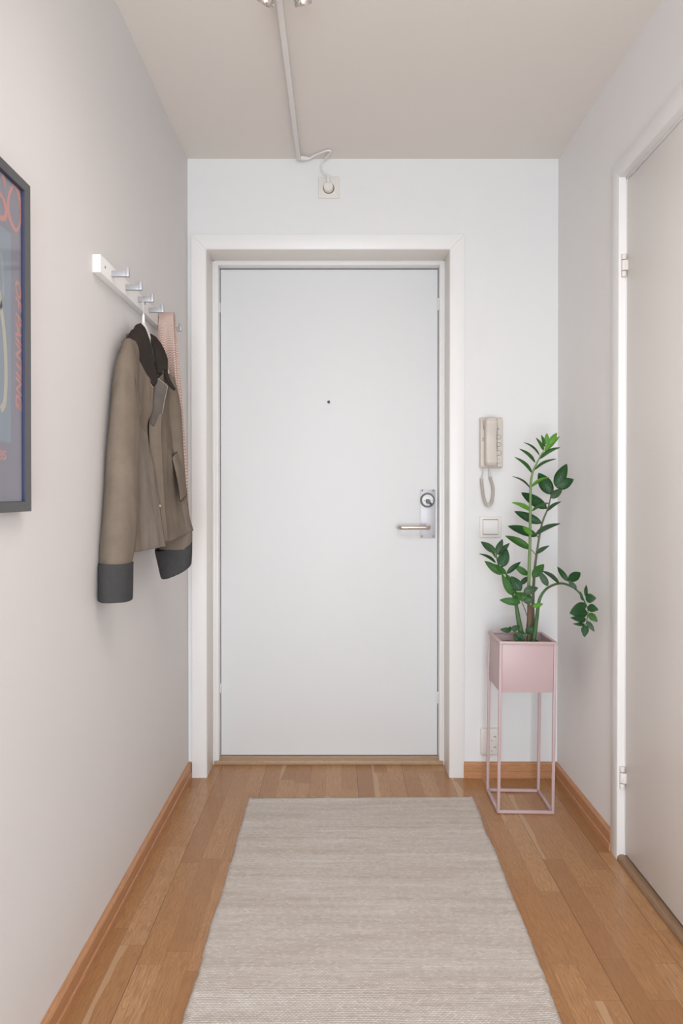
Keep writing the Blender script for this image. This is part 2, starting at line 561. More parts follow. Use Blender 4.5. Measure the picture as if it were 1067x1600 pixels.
bm = bmesh.new(); bx(bm, XL-0.1, XR+0.2, YR, YB+0.35, -0.08, 0.0)
struct(obj('floor', bm, M['floor']))
bm = bmesh.new(); bx(bm, XL-0.1, XR+0.1, YR, YB+0.25, ZC, ZC+0.1)
struct(obj('ceiling', bm, M['ceil']))
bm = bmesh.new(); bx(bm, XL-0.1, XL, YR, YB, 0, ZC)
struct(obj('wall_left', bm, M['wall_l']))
bm = bmesh.new()
bx(bm, XL-0.1, EX0-0.012, YB, YB+0.25, 0, ZC)
bx(bm, EX1+0.012, XR+0.1, YB, YB+0.25, 0, ZC)
bx(bm, EX0-0.012, EX1+0.012, YB, YB+0.25, EZ+0.012, ZC)
bmesh.ops.remove_doubles(bm, verts=bm.verts, dist=1e-5)
struct(obj('wall_back', bm, M['wall']))
bm = bmesh.new()
bx(bm, XR, XR+0.1, DY1+0.012, YB, 0, ZC)
bx(bm, XR, XR+0.1, YR, DY0-0.012, 0, ZC)
bx(bm, XR, XR+0.1, DY0-0.012, DY1+0.012, DZ+0.012, ZC)
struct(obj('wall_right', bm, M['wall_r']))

# skirting profile: (out from the wall, height)
SKP = [(0, 0), (0.016, 0), (0.016, 0.0205), (0.0145, 0.0225), (0.0122, 0.0232), (0.0122, 0.025), (0.0130, 0.0262), (0.0130, 0.054), (0.0105, 0.058), (0.006, 0.060), (0, 0.060)]
def skirt(name, wall, a, b, m):
    bm = bmesh.new()
    if wall == 'left':
        prism(bm, [Vector((XL+o, a, z)) for o, z in SKP], Vector((0, b-a, 0)))
    elif wall == 'right':
        prism(bm, [Vector((XR-o, a, z)) for o, z in SKP], Vector((0, b-a, 0)))
    else:
        prism(bm, [Vector((a, YB-o, z)) for o, z in SKP], Vector((b-a, 0, 0)))
    return struct(obj(name, bm, m, angle=20))
skirt('baseboard_left', 'left', YR, YB, M['skirt_y'])
skirt('baseboard_back', 'back', 0.4805, XR, M['skirt_x'])
skirt('baseboard_corner', 'back', XL+0.0135, -0.5752, M['skirt_x'])
skirt('baseboard_right', 'right', 2.3005, YB-0.0165, M['skirt_y'])
skirt('baseboard_front', 'right', YR, DY0-0.054, M['skirt_y'])

def casing(name, kind, a, b, top, w, p0, p1, m, nails=True):
    """three mitred boards round an opening: a..b across, up to top, w wide, faces p0 (wall) to p1 (room)"""
    bm = bmesh.new()
    def P(u, z, q):
        return Vector((u, q, z)) if kind == 'back' else Vector((q, u, z))
    def board(pts):
        pts3 = [P(u, z, p0) for u, z in pts]
        e = P(0, 0, p1-p0)
        fs = prism(bm, pts3, e)
        return fs
    g = 0.0001
    board([(a-w, 0.0), (a, 0.0), (a, top-g), (a-w, top+w-g)])
    board([(b, 0.0), (b+w, 0.0), (b+w, top+w-g), (b, top-g)])
    board([(a+g, top), (b-g, top), (b+w-g, top+w), (a-w+g, top+w)])
    bmesh.ops.recalc_face_normals(bm, faces=bm.faces)
    es = [e for e in bm.edges]
    bmesh.ops.bevel(bm, geom=es, offset=0.0010, segments=2, affect='EDGES', profile=0.5)
    if nails:
        d = Vector((0, -1, 0)) if kind == 'back' else Vector((-1, 0, 0))
        rnd = random.Random(3)
        for z in (0.05, 0.35, 0.75, 1.1, 1.35, 1.7, 2.0):
            for u in (a-w*0.82, a-w*0.14, b+w*0.14, b+w*0.82):
                zz = z + rnd.uniform(-0.02, 0.02)
                cyl(bm, P(u, zz, p1)-d*0.001, d, 0.0012, 0.0012, 8, 1)
    return struct(obj(name, bm, [m, M['nail']], angle=30))
casing('trim_1', 'back', EX0, EX1, EZ, 0.0565, YB, YB-0.012, M['trim'])
casing('trim_2', 'right', DY0, DY1, DZ, 0.0530, XR, FACE_R, M['trim'], False)

# --- entrance door
FY, LY = 3.040, 3.090                       # frame front, leaf face
d1 = sempty('door_1', (0, YB, 0))
bm = bmesh.new()
bx(bm, EX0-0.011, EX0+0.0018, YB-0.010, FY+0.01, 0, EZ, 0.0008)
bx(bm, EX1-0.0018, EX1+0.011, YB-0.010, FY+0.01, 0, EZ, 0.0008)
bx(bm, EX0-0.011, EX1+0.011, YB-0.010, FY+0.01, EZ-0.0018, EZ+0.011, 0.0008)
obj('liner', bm, M['liner'], d1)
fx0, fx1, fz = -0.4937, 0.4053, 2.0315
bm = bmesh.new()
bx(bm, EX0-0.002, fx0-0.013, FY, LY+0.06, 0, EZ, 0.001)
bx(bm, fx0-0.0145, fx0, FY+0.003, LY+0.06, 0, fz+0.02, 0.0012)
bx(bm, fx1+0.013, EX1+0.002, FY, LY+0.06, 0, EZ, 0.001)
bx(bm, fx1, fx1+0.0145, FY+0.003, LY+0.06, 0, fz+0.02, 0.0012)
bx(bm, EX0-0.002, EX1+0.002, FY, LY+0.06, fz+0.013, EZ, 0.001)
bx(bm, fx0, fx1, FY+0.003, LY+0.06, fz, fz+0.0145, 0.0012)
obj('frame', bm, M['trim'], d1)
bm = bmesh.new()
bx(bm, fx0+0.0022, fx1-0.0022, LY, LY+0.055, 0.0225, fz-0.0045, 0.002)
obj('leaf', bm, M['door'], d1)
bm = bmesh.new()
bx(bm, fx0-0.02, fx1+0.02, LY+0.058, LY+0.075, 0.0, fz+0.02)  # dark sheet behind the leaf; its colour stands in for gap shade
obj('gap_backing', bm, M['gap'], d1)
bm = bmesh.new()
bx(bm, -0.5137, 0.4222, FY-0.002, LY+0.058, 0.0, 0.0165, 0.003)
bx(bm, fx0, fx1, LY-0.012, LY+0.058, 0.0135, 0.0195, 0.002)
obj('threshold', bm, M['sill_x'], d1)

# lock plate with cylinder and lever
c0, c1 = at(656, 765, LY), at(680, 841, LY)
bm = bmesh.new(); bx(bm, c0.x, c1.x, LY-0.0035, LY+0.001, c1.z, c0.z, 0.0012)
lp = obj('lock_plate', bm, M['plate'], d1)
for px, py in ((659.7, 766.2), (676.8, 766.2), (659.3, 837.8), (676.5, 837.8)):
    p = at(px, py, LY-0.0035)
    bm = bmesh.new(); cyl(bm, (p.x, LY-0.003, p.z), (0, -1, 0), 0.0042, 0.0022, 16, 0, 0.0008)
    bx(bm, p.x-0.003, p.x+0.003, LY-0.0057, LY-0.0050, p.z-0.0005, p.z+0.0005, 0, 1)
    obj('screw', bm, [M['screw'], M['dark']], lp)
p = at(667.8, 781.5, LY-0.006)
bm = bmesh.new()
lathe(bm, (p.x, LY-0.003, p.z), (0, -1, 0), [(0.030, 0), (0.0300, 0.009), (0.0285, 0.0115), (0.0245, 0.0115), (0.0235, 0.009), (0.0, 0.009)], 40)
obj('lock_ring', bm, M['dark'], lp)
bm = bmesh.new()
lathe(bm, (p.x, LY-0.0115, p.z), (0, -1, 0), [(0.0232, 0), (0.0232, 0.003), (0.021, 0.0045), (0.0, 0.0045)], 36)
cyl(bm, (p.x-0.0135, LY-0.016, p.z-0.002), (0, -1, 0), 0.0018, 0.0006, 10, 1)
cyl(bm, (p.x+0.0185, LY-0.016, p.z-0.001), (0, -1, 0), 0.0018, 0.0006, 10, 1)
bx(bm, p.x-0.008, p.x+0.009, LY-0.0167, LY-0.0158, p.z+0.0155, p.z+0.0185, 0.0004, 1)
obj('lock_cylinder', bm, [M['white'], M['dark']], lp)
bm = bmesh.new()
k = Vector((p.x+0.001, LY-0.0155, p.z-0.005))
lathe(bm, k, (0, -1, 0), [(0.0095, 0), (0.0095, 0.010), (0.008, 0.0125), (0.0, 0.0125)], 24)
tube(bm, [k+Vector((0.002, -0.006, -0.002)), k+Vector((0.010, -0.008, -0.009)), k+Vector((0.016, -0.0085, -0.0155))], [0.0058, 0.0046, 0.0036], 12)
tube(bm, [k+Vector((-0.001, -0.006, 0.001)), k+Vector((-0.009, -0.008, 0.006))], [0.0055, 0.0040], 12)
obj('thumb_turn', bm, M['dark'], lp)
h0 = at(668, 823.5, LY-0.004)
hl = at(623, 823.3, LY-0.055)
bm = bmesh.new()
lathe(bm, (h0.x, LY-0.003, h0.z), (0, -1, 0), [(0.0125, 0), (0.0125, 0.006), (0.0105, 0.008), (0, 0.008)], 28)
arc = []
Rr = 0.016
yo = LY-0.055
arc.append((h0.x, LY-0.005, h0.z)); arc.append((h0.x, yo+Rr, h0.z))
for q in range(1, 8):
    a = q/8*PI/2
    arc.append((h0.x-Rr+Rr*math.cos(a), yo+Rr-Rr*math.sin(a), h0.z))
arc.append((h0.x-Rr, yo, h0.z)); arc.append((hl.x+Rr, yo, h0.z))
for q in range(1, 9):
    a = q/8*PI/2
    arc.append((hl.x+Rr-Rr*math.sin(a), yo+Rr-Rr*math.cos(a), h0.z))
arc.append((hl.x, yo+Rr+0.012, h0.z))
tube(bm, arc, 0.0088, 18)
obj('handle', bm, M['handle'], lp)
p = at(513.5, 628.3, LY)
bm = bmesh.new()
lathe(bm, (p.x, LY+0.001, p.z), (0, -1, 0), [(0.0098, 0), (0.0098, 0.0035), (0.0085, 0.005), (0.0068, 0.005), (0.0064, 0.0025), (0, 0.0025)], 28)
ph = obj('peephole', bm, M['white'], d1)
bm = bmesh.new(); lathe(bm, (p.x, LY-0.0012, p.z), (0, -1, 0), [(0.0063, 0), (0.0060, 0.0012), (0.003, 0.0024), (0, 0.0027)], 24)
obj('peephole_lens', bm, M['dark'], ph)
for zz in (0.25, 1.87):
    bm = bmesh.new(); cyl(bm, (fx1+0.0005, LY-0.006, zz-0.012), (0, 0, 1), 0.0042, 0.05, 12, 0, 0.001)
    obj('hinge_pin', bm, M['trim'], d1)
for zz in (0.3, 1.87):
    bm = bmesh.new(); bx(bm, fx0-0.001, fx0+0.0022, LY-0.006, LY, zz-0.02, zz+0.02, 0.001)
    obj('security_stud', bm, M['trim'], d1)

# --- interior door in the right wall
d2 = sempty('door_2', (XR, 1.8, 0))
LX = 0.856
bm = bmesh.new()
bx(bm, FACE_R+0.001, XR+0.1, DY1-0.001, DY1+0.0115, 0, DZ+0.011, 0.001)
bx(bm, FACE_R+0.001, XR+0.1, DY0-0.0115, DY0+0.001, 0, DZ+0.011, 0.001)
bx(bm, FACE_R+0.001, XR+0.1, DY0-0.011, DY1+0.011, DZ-0.001, DZ+0.0115, 0.001)
bx(bm, LX-0.001, XR+0.1, DY1-0.0045, DY1+0.004, 0, DZ, 0.001)
bx(bm, LX-0.001, XR+0.1, DY0-0.004, DY0+0.0045, 0, DZ, 0.001)
bx(bm, LX-0.001, XR+0.1, DY0, DY1, DZ-0.0100, DZ, 0.001)
obj('frame', bm, M['trim'], d2)
bm = bmesh.new(); bx(bm, LX, LX+0.04, DY0+0.0065, DY1-0.0065, 0.0225, DZ-0.0125, 0.0025)
obj('leaf', bm, M['door2'], d2)
bm = bmesh.new(); bx(bm, LX+0.045, LX+0.06, DY0, DY1, 0.0, DZ)  # dark backing sheet, painted shade for the gap round the leaf
obj('gap_backing', bm, M['gap'], d2)
bm = bmesh.new()
prism(bm, [Vector((XR+o-0.012, DY0+0.002, z)) for o, z in ((0.0, 0), (0.0, 0.008), (0.003, 0.0135), (0.009, 0.017), (0.026, 0.017), (0.032, 0.014), (0.034, 0.010), (0.075, 0.010), (0.075, 0))], Vector((0, DY1-DY0-0.004, 0)))
obj('threshold', bm, M['sill_y'], d2, angle=25)
for pyc in (415, 1215):
    pc = at(971.3, pyc, DY1-0.006)
    hinge = bmesh.new()
    hx = LX-0.0085
    for a, b in ((-0.0335, -0.0175), (-0.0155, 0.0155), (0.0175, 0.0335)):
        cyl(hinge, (hx, DY1-0.006, pc.z+a), (0, 0, 1), 0.0078, b-a, 20, 0, 0.0012)
    cyl(hinge, (hx, DY1-0.006, pc.z-0.031), (0, 0, 1), 0.0052, 0.062, 12, 1)
    bx(hinge, hx, LX+0.001, DY1-0.016, DY1-0.0065, pc.z-0.015, pc.z+0.015, 0.0005)
    obj('hinge', hinge, [M['hinge'], M['gap']], d2)

# ------------------------------------------------------------------ rug
rx = lambda y: (-0.3245-(y-1.556)*0.0058, 0.464+(y-1.556)*0.0182)
bm = bmesh.new()
NX, NY = 90, 230
ry0, ry1 = 0.55, 2.693
top = []
bot = []
for j in range(NY+1):
    y = ry0+(ry1-ry0)*j/NY
    x0, x1 = rx(y)
    x0 += 0.006*noise.noise(Vector((0.3, y*6, 1))) + 0.0022*noise.noise(Vector((0.3, y*45, 4)))
    x1 += 0.006*noise.noise(Vector((3.3, y*6, 2))) + 0.0022*noise.noise(Vector((9.3, y*45, 4)))
    tr = []; br = []
    for i in range(NX+1):
        u = i/NX
        x = x0+(x1-x0)*u
        e = min(u, 1-u)*(x1-x0)
        ey = (ry1-y)
        z = 0.0085 + 0.0016*noise.noise(Vector((x*3, y*16, 0))) + 0.0010*noise.noise(Vector((x*12, y*60, 3)))
        z += 0.0035*math.exp(-((e-0.006)/0.006)**2) + 0.0022*math.exp(-((ey-0.012)/0.01)**2)
        z *= min(1.0, 0.25+math.sqrt(max(0, min(e, ey))/0.006))
        yy = y + (0.006*noise.noise(Vector((x*4, 7, 0)))+0.004*math.sin((x-0.08)*5)) * (1 if y > 2.2 else 0) * ((y-2.2)/0.5 if y > 2.2 else 0)
        tr.append(bm.verts.new((x, yy, z)))
        br.append(None)
    top.append(tr)
for j in range(NY):
    for i in range(NX):
        bm.faces.new((top[j][i], top[j][i+1], top[j+1][i+1], top[j+1][i]))
edge = [top[0][i] for i in range(NX+1)] + [top[j][NX] for j in range(1, NY+1)] + [top[NY][i] for i in range(NX-1, -1, -1)] + [top[j][0] for j in range(NY-1, 0, -1)]
low = [bm.verts.new((v.co.x, v.co.y, 0.0005)) for v in edge]
for k in range(len(edge)):
    k2 = (k+1) % len(edge)
    bm.faces.new((edge[k], low[k], low[k2], edge[k2]))
bm.faces.new(low)
tag(obj('rug', bm, M['rug'], angle=80), 'long pale beige flatwoven wool runner rug lying on the oak floor', 'rug')

# ------------------------------------------------------------------ track light on the ceiling
tl = thing('track_light', 'white ceiling track lamp with chrome spotlights and cable to the outlet above the door', 'ceiling lamp', (-0.157, 1.9, ZC))
bm = bmesh.new()
tx0, tx1 = -0.1655, -0.1495
bx(bm, tx0, tx1, 0.9, 2.872, ZC-0.024, ZC, 0.0012)
obj('track', bm, M['track'], tl)
def spot(px, py, Y, axis, mx):
    r0 = at(px, py, Y)
    axis = Vector(axis).normalized()          # towards the open face
    bm = bmesh.new()
    c = r0 - axis*0.062
    lathe(bm, c, axis, [(0.0, 0), (0.014, 0.0005), (0.0195, 0.004), (0.0205, 0.012), (0.0205, 0.044), (0.0215, 0.0455), (0.0215, 0.060), (0.0208, 0.062), (0.0192, 0.062), (0.0185, 0.055), (0.0, 0.052)], 40)
    u, w = frame_of(axis)
    for q in range(6):
        a = q*PI/3+0.3
        cyl(bm, c+axis*0.053+(u*math.cos(a)+w*math.sin(a))*0.0208, (u*math.cos(a)+w*math.sin(a)), 0.0028, 0.0022, 10, 0, 0.0006)
    hd = obj('spotlight', bm, M['chrome'], tl)
    bm = bmesh.new(); lathe(bm, c+axis*0.0535, axis, [(0.0178, 0), (0.0165, 0.003), (0.009, 0.005), (0, 0.0055)], 28)
    obj('lens', bm, M['bulb'], hd)
    bm = bmesh.new()
    cyl(bm, (-0.1575, c.y, ZC-0.040), (0, 0, 1), 0.011, 0.017, 20, 0, 0.001)
    tube(bm, [(-0.1575, c.y, ZC-0.034), (c.x*0.6-0.1575*0.4, c.y, ZC-0.036), (c.x, c.y, c.z+0.004)], 0.0045, 12)
    obj('arm', bm, M['chrome'], hd)
spot(412.5, 6.5, 1.83, (-0.46, 0.52, -0.72), 0)
spot(474.3, 8.5, 1.83, (0.20, 0.56, -0.80), 0)
# cable along the ceiling corner and down to the outlet
CZ = ZC-0.006
pts = [Vector((-0.1575, 2.865, ZC-0.012)), Vector((-0.140, 2.876, ZC-0.012)), Vector((-0.118, 2.882, ZC-0.011)), Vector((-0.098, 2.868, CZ)), Vector((-0.066, 2.840, CZ)), Vector((-0.044, 2.826, CZ)), Vector((-0.0355, 2.832, CZ-0.001)), Vector((-0.040, 2.850, CZ-0.002)), Vector((-0.060, 2.892, ZC-0.012))]
for px, py, o in ((503, 256, 0.009), (501.2, 261, 0.012), (503.5, 267, 0.016), (508, 271.5, 0.021), (511.5, 274.5, 0.026)):
    pts.append(at(px, py, YB-o))
cab = [Vector(p) for p in catmull([tuple(p) for p in pts], 8)]
bm = bmesh.new(); tube(bm, cab, 0.0037, 10)
cable = obj('power_cable', bm, M['cable'], tl)
bm = bmesh.new()
tube(bm, [(-0.1575, 2.866, ZC-0.013), (-0.145, 2.8745, ZC-0.0125), (-0.130, 2.880, ZC-0.012), (-0.118, 2.880, ZC-0.0115)], [0.008, 0.0085, 0.0075, 0.004], 12)
obj('cable_entry', bm, M['cable'], cable)
pc = at(513, 292.5, YB-0.02)
bm = bmesh.new()
lathe(bm, (pc.x, YB-0.010, pc.z), (0, -1, 0), [(0.0185, 0), (0.0185, 0.018), (0.0165, 0.022), (0.0, 0.023)], 32)
pt = at(512.3, 274, YB-0.026)
tube(bm, [(pt.x, YB-0.026, pt.z), (pt.x*0.6+pc.x*0.4, YB-0.0255, pt.z*0.6+pc.z*0.4), (pc.x, YB-0.024, pc.z+0.012)], [0.0062, 0.0072, 0.0125], 14)
obj('plug', bm, M['cream2'], cable)

# ------------------------------------------------------------------ outlets, switch, intercom
def plate(bm, cx, cz, w, h, d, bev=0.0025, mi=0):
    bx(bm, cx-w/2, cx+w/2, YB-d, YB, cz-h/2, cz+h/2, bev, mi, 3)

def socket_ring(parent, cx, cz, d, r, holes):
    bm = bmesh.new()
    lathe(bm, (cx, YB-d+0.001, cz), (0, -1, 0), [(r+0.0012, 0), (r+0.0012, 0.0016), (r, 0.0022), (r-0.0006, 0.0004), (0, 0.0004)], 36)
    if holes:
        for s in (-1, 1):
            cyl(bm, (cx+s*0.0095, YB-d+0.0006, cz+0.000), (0, -1, 0), 0.0024, 0.0006, 12, 1)
            bx(bm, cx+s*(r-0.0024)-0.0013, cx+s*(r-0.0024)+0.0013, YB-d-0.0006, YB-d+0.0006, cz-0.0032, cz+0.0032, 0, 1)
        bx(bm, cx-0.0017, cx+0.0017, YB-d-0.0006, YB-d+0.0006, cz-r+0.001, cz-r+0.0045, 0, 1)
    obj('socket', bm, [M['offw'], M['mark']], parent)

p = at(513.6, 293.8, YB)
t = thing('wall_outlet', 'square cream single wall outlet above the entrance door holding a plug', 'outlet', (p.x, YB, p.z))
bm = bmesh.new(); plate(bm, p.x, p.z, 0.081, 0.081, 0.008); obj('cover_plate', bm, M['cream2'], t)
bm = bmesh.new(); plate(bm, p.x, p.z, 0.062, 0.062, 0.0105, 0.0015); obj('insert', bm, M['cream2'], t)
bm = bmesh.new(); lathe(bm, (p.x, YB-0.0095, pc.z), (0, -1, 0), [(0.0222, 0), (0.0222, 0.0014), (0.0208, 0.0018), (0.0198, 0.0012), (0, 0.0012)], 36)
obj('socket', bm, M['mark'], t)

p = at(766, 1157.5, YB)
t = thing('wall_outlet', 'rounded cream double wall outlet low behind the legs of the pink plant stand', 'outlet', (p.x, YB, p.z))
bm = bmesh.new(); plate(bm, p.x, p.z, 0.080, 0.103, 0.014, 0.006); obj('cover_plate', bm, M['cream2'], t)
for s in (-1, 1):
    socket_ring(t, p.x+0.003, p.z+s*0.0205, 0.0142, 0.0175, True)

p = at(765.6, 823.3, YB)
t = thing('light_switch', 'square off-white light switch on the back wall below the intercom handset', 'switch', (p.x, YB, p.z))
bm = bmesh.new(); plate(bm, p.x, p.z, 0.0815, 0.0815, 0.0075, 0.002); obj('cover_plate', bm, M['cream2'], t)
bm = bmesh.new(); plate(bm, p.x, p.z, 0.060, 0.060, 0.0079, 0.0003); obj('shadow_gap', bm, M['mark'], t)
bm = bmesh.new()
prism(bm, [Vector((p.x-0.0285, YB-y, p.z+z)) for y, z in ((0.004, -0.0275), (0.0112, -0.0275), (0.0118, -0.026), (0.0096, 0.026), (0.0088, 0.0272), (0.004, 0.0272))], Vector((0.057, 0, 0)))
obj('rocker', bm, M['offw'], t)

# intercom telephone
a, b = at(749.8, 652.3, YB-0.02), at(785.2, 731.5, YB-0.02)
ix0, ix1, iz0, iz1 = a.x, b.x, b.z, a.z
icx = (ix0+ix1)/2
t = thing('intercom_phone', 'cream wall intercom phone with coiled cord beside the entrance door', 'intercom', (icx, YB, iz0))
bm = bmesh.new()
bx(bm, ix0, ix1, YB-0.022, YB, iz0, iz1, 0.006, 0, 4)
bx(bm, ix0+0.002, ix0+0.020, YB-0.0265, YB-0.018, iz0+0.006, iz1-0.006, 0.003, 0, 3)
bx(bm, ix1-0.0225, ix1-0.0015, YB-0.029, YB-0.018, iz0+0.004, iz1-0.004, 0.003, 0, 3)
base = obj('base', bm, M['cream'], t)
def ip(px, py):
    q = at(px, py, YB-0.029)
    return q.x, q.z
for px, py, r in ((779.2, 683.1, 0.0078), (779.3, 694.6, 0.0078), (779.2, 707.8, 0.0090)):
    x, z = ip(px, py)
    bm = bmesh.new()
    lathe(bm, (x, YB-0.0286, z), (0, -1, 0), [(r+0.0013, 0), (r+0.0013, 0.0007), (r, 0.0008), (r, 0.0004), (0, 0.0004)], 30)
    gapo = obj('button_ring', bm, M['mark'], base)
    bm = bmesh.new()
    lathe(bm, (x, YB-0.0286, z), (0, -1, 0), [(r-0.0003, 0), (r-0.0003, 0.0018), (r-0.0012, 0.0026), (0, 0.0028)], 30)
    cyl(bm, (x, YB-0.0312, z), (0, -1, 0), 0.0012, 0.0004, 10, 1)
    obj('button', bm, [M['cream'], M['mark']], base)
def mark(fn):
    bm = bmesh.new(); fn(bm); obj('printed_mark', bm, M['mark'], base)
x, z = ip(776.4, 670.0)                      # small illegible lettering above the buttons
lx = [x+k*0.0016 for k in range(5)]
mark(lambda b: [prism(b, [Vector((x, YB-0.0288, z-0.0016)), Vector((x+0.0085, YB-0.0288, z-0.0016)), Vector((x+0.0090, YB-0.0288, z+0.0016)), Vector((x+0.0005, YB-0.0288, z+0.0016))], Vector((0, -0.0006, 0)))])
x, z = ip(778.2, 701.2)
mark(lambda b: bx(b, x, x+0.0055, YB-0.0294, YB-0.0288, z-0.0006, z+0.0006, 0))
x, z = ip(779.2, 717.5)
mark(lambda b: cyl(b, (x, YB-0.0287, z), (0, -1, 0), 0.0017, 0.0006, 12))
for k in range(2):
    x, z = ip(777.6+k*2.7, 724.0)
    mark(lambda b: prism(b, [Vector((x-0.002, YB-0.0288, z-0.003)), Vector((x+0.000, YB-0.0288, z-0.003)), Vector((x+0.003, YB-0.0288, z+0.003)), Vector((x+0.001, YB-0.0288, z+0.003))], Vector((0, -0.0006, 0))))
for k in range(4):
    x, z = ip(753.4, 684.2+k*1.4)
    bm = bmesh.new(); bx(bm, x, x+0.0075, YB-0.0271, YB-0.0262, z-0.0007, z+0.0007, 0)
    obj('speaker_slot', bm, M['mark'], base)
x, z = ip(754.2, 663.5)
bm = bmesh.new()
prism(bm, [Vector((x, YB-0.0263, z+0.020)), Vector((x+0.0022, YB-0.0263, z+0.020)), Vector((x+0.0046, YB-0.0263, z-0.018)), Vector((x+0.0022, YB-0.0263, z-0.018))], Vector((0, -0.0008, 0)))
obj('finger_groove', bm, M['mark'], base)
# handset: long rounded body, wider cups at the ends
hl_, hr_ = ip(756.3, 690)[0], ip(774.6, 690)[0]
hz0, hz1 = ip(760, 728.5)[1], ip(760, 653.3)[1]
rows = []
for k in range(13):
    s_ = k/12
    z = hz1+(hz0-hz1)*s_
    hw = (hr_-hl_)/2*(1.0+0.05*math.cos(2*PI*s_)) * (0.80 if k in (0, 12) else 1.0)
    dep = (0.030+0.008*math.cos(2*PI*s_)) * (0.72 if k in (0, 12) else 1.0)
    cx = (hl_+hr_)/2 + 0.001*(s_-0.5)
    ring = []
    for q in range(16):
        aa = 2*PI*q/16
        ca, sa = math.cos(aa), math.sin(aa)
        e = 0.55
        ring.append((cx+hw*math.copysign(abs(ca)**e, ca), YB-0.034-dep/2+(dep/2)*math.copysign(abs(sa)**e, sa), z))
    rows.append(ring)
bm = bmesh.new(); V = sheet(bm, rows, 3, 3, True)
bm.faces.new(V[0][:-1]); bm.faces.new(V[-1][:-1])
obj('handset', bm, M['cream'], t, angle=60)
# coiled cord: straight leads then a helix around a U
def cp(px, py):
    q = at(px, py, YB-0.022)
    return (q.x, YB-0.022, q.z)
lead1 = [cp(754.8, 731), cp(754.5, 738), cp(753.5, 744), cp(752.3, 748)]
path = catmull([cp(752.2, 748), cp(753.0, 760), cp(755.0, 775), cp(758.0, 785.5), cp(762.0, 790.3), cp(766.5, 787.5), cp(769.6, 777), cp(770.0, 762), cp(767.5, 752), cp(765.0, 745)], 60)
hel = []
acc = 0
for i, q in enumerate(path):
    q = Vector(q)
    d = Vector(path[min(i+1, len(path)-1)])-Vector(path[max(i-1, 0)])
    d.normalize()
    if i:
        acc += (q-Vector(path[i-1])).length
    n1 = Vector((0, -1, 0))
    n2 = d.cross(n1).normalized()
    ph_ = acc/0.0036*2*PI
    hel.append(q+(n1*math.cos(ph_)+n2*math.sin(ph_))*0.0058)
lead2 = [cp(765.0, 745), cp(764.6, 738), cp(764.8, 730)]
bm = bmesh.new()
tube(bm, lead1, 0.0022, 8)
tube(bm, hel, 0.0014, 6)
tube(bm, lead2, 0.0030, 8)
obj('coiled_cord', bm, M['cream'], t, angle=80)

# ------------------------------------------------------------------ framed poster on the left wall
FX = XL+0.022                                 # front of the frame
pyR, pzT, pzB = 1.378, 1.6655, 1.0695
pyL = pyR-0.50
fw = 0.0235
t = thing('picture_frame', 'charcoal framed poster with coral lettering hanging on the left wall', 'picture', (XL, (pyL+pyR)/2, pzB))
bm = bmesh.new()
def fboard(pts):
    prism(bm, [Vector((XL, y, z)) for y, z in pts], Vector((FX-XL, 0, 0)))
fboard([(pyL, pzB), (pyR, pzB), (pyR-fw, pzB+fw*0.75), (pyL+fw, pzB+fw*0.75)])
fboard([(pyL, pzT), (pyR, pzT), (pyR-fw, pzT-fw*0.75), (pyL+fw, pzT-fw*0.75)])
fboard([(pyL, pzB), (pyL+fw, pzB+fw*0.75), (pyL+fw, pzT-fw*0.75), (pyL, pzT)])
fboard([(pyR, pzB), (pyR-fw, pzB+fw*0.75), (pyR-fw, pzT-fw*0.75), (pyR, pzT)])
obj('frame', bm, M['frame'], t, angle=30)
PX = XL+0.0147                                # print surface
iy0, iy1, iz0_, iz1_ = pyL+fw, pyR-fw, pzB+fw*0.75, pzT-fw*0.75
bm = bmesh.new()
lt = 0.0012
bx(bm, PX-0.002, FX-0.0012, iy1-lt, iy1+0.0002, iz0_, iz1_)
bx(bm, PX-0.002, FX-0.0012, iy0-0.0002, iy0+lt, iz0_, iz1_)
bx(bm, PX-0.002, FX-0.0012, iy0, iy1, iz1_-lt, iz1_+0.0002)
bx(bm, PX-0.002, FX-0.0012, iy0, iy1, iz0_-0.0002, iz0_+lt)
obj('inner_lip', bm, M['navy'], t)
bm = bmesh.new(); bx(bm, XL+0.002, PX, iy0, iy1, iz0_, iz1_)
pr = obj('poster', bm, M['paper'], t)
def onp(px, py, lift=0.0):
    """a point on the print seen at a pixel"""
    X = PX+lift
    Y = F*abs(X)/(VPX-px)
    for _ in range(4):
        q = at(px, py, Y)
        Y *= X/q.x
    return at(px, py, Y)
def flat(name, pts, m, lift, th=0.0003):
    bm = bmesh.new()
    prism(bm, [Vector((PX+lift, q.y, q.z)) for q in pts], Vector((th, 0, 0)))
    return obj(name, bm, m, pr)
pa, pb = onp(16.5, 365), onp(16.5, 692)
flat('printed_panel', [Vector((0, iy0+0.09, pa.z)), Vector((0, pa.y, pa.z)), Vector((0, pb.y, pb.z)), Vector((0, iy0+0.09, pb.z))], M['pblue'], 0.0001)
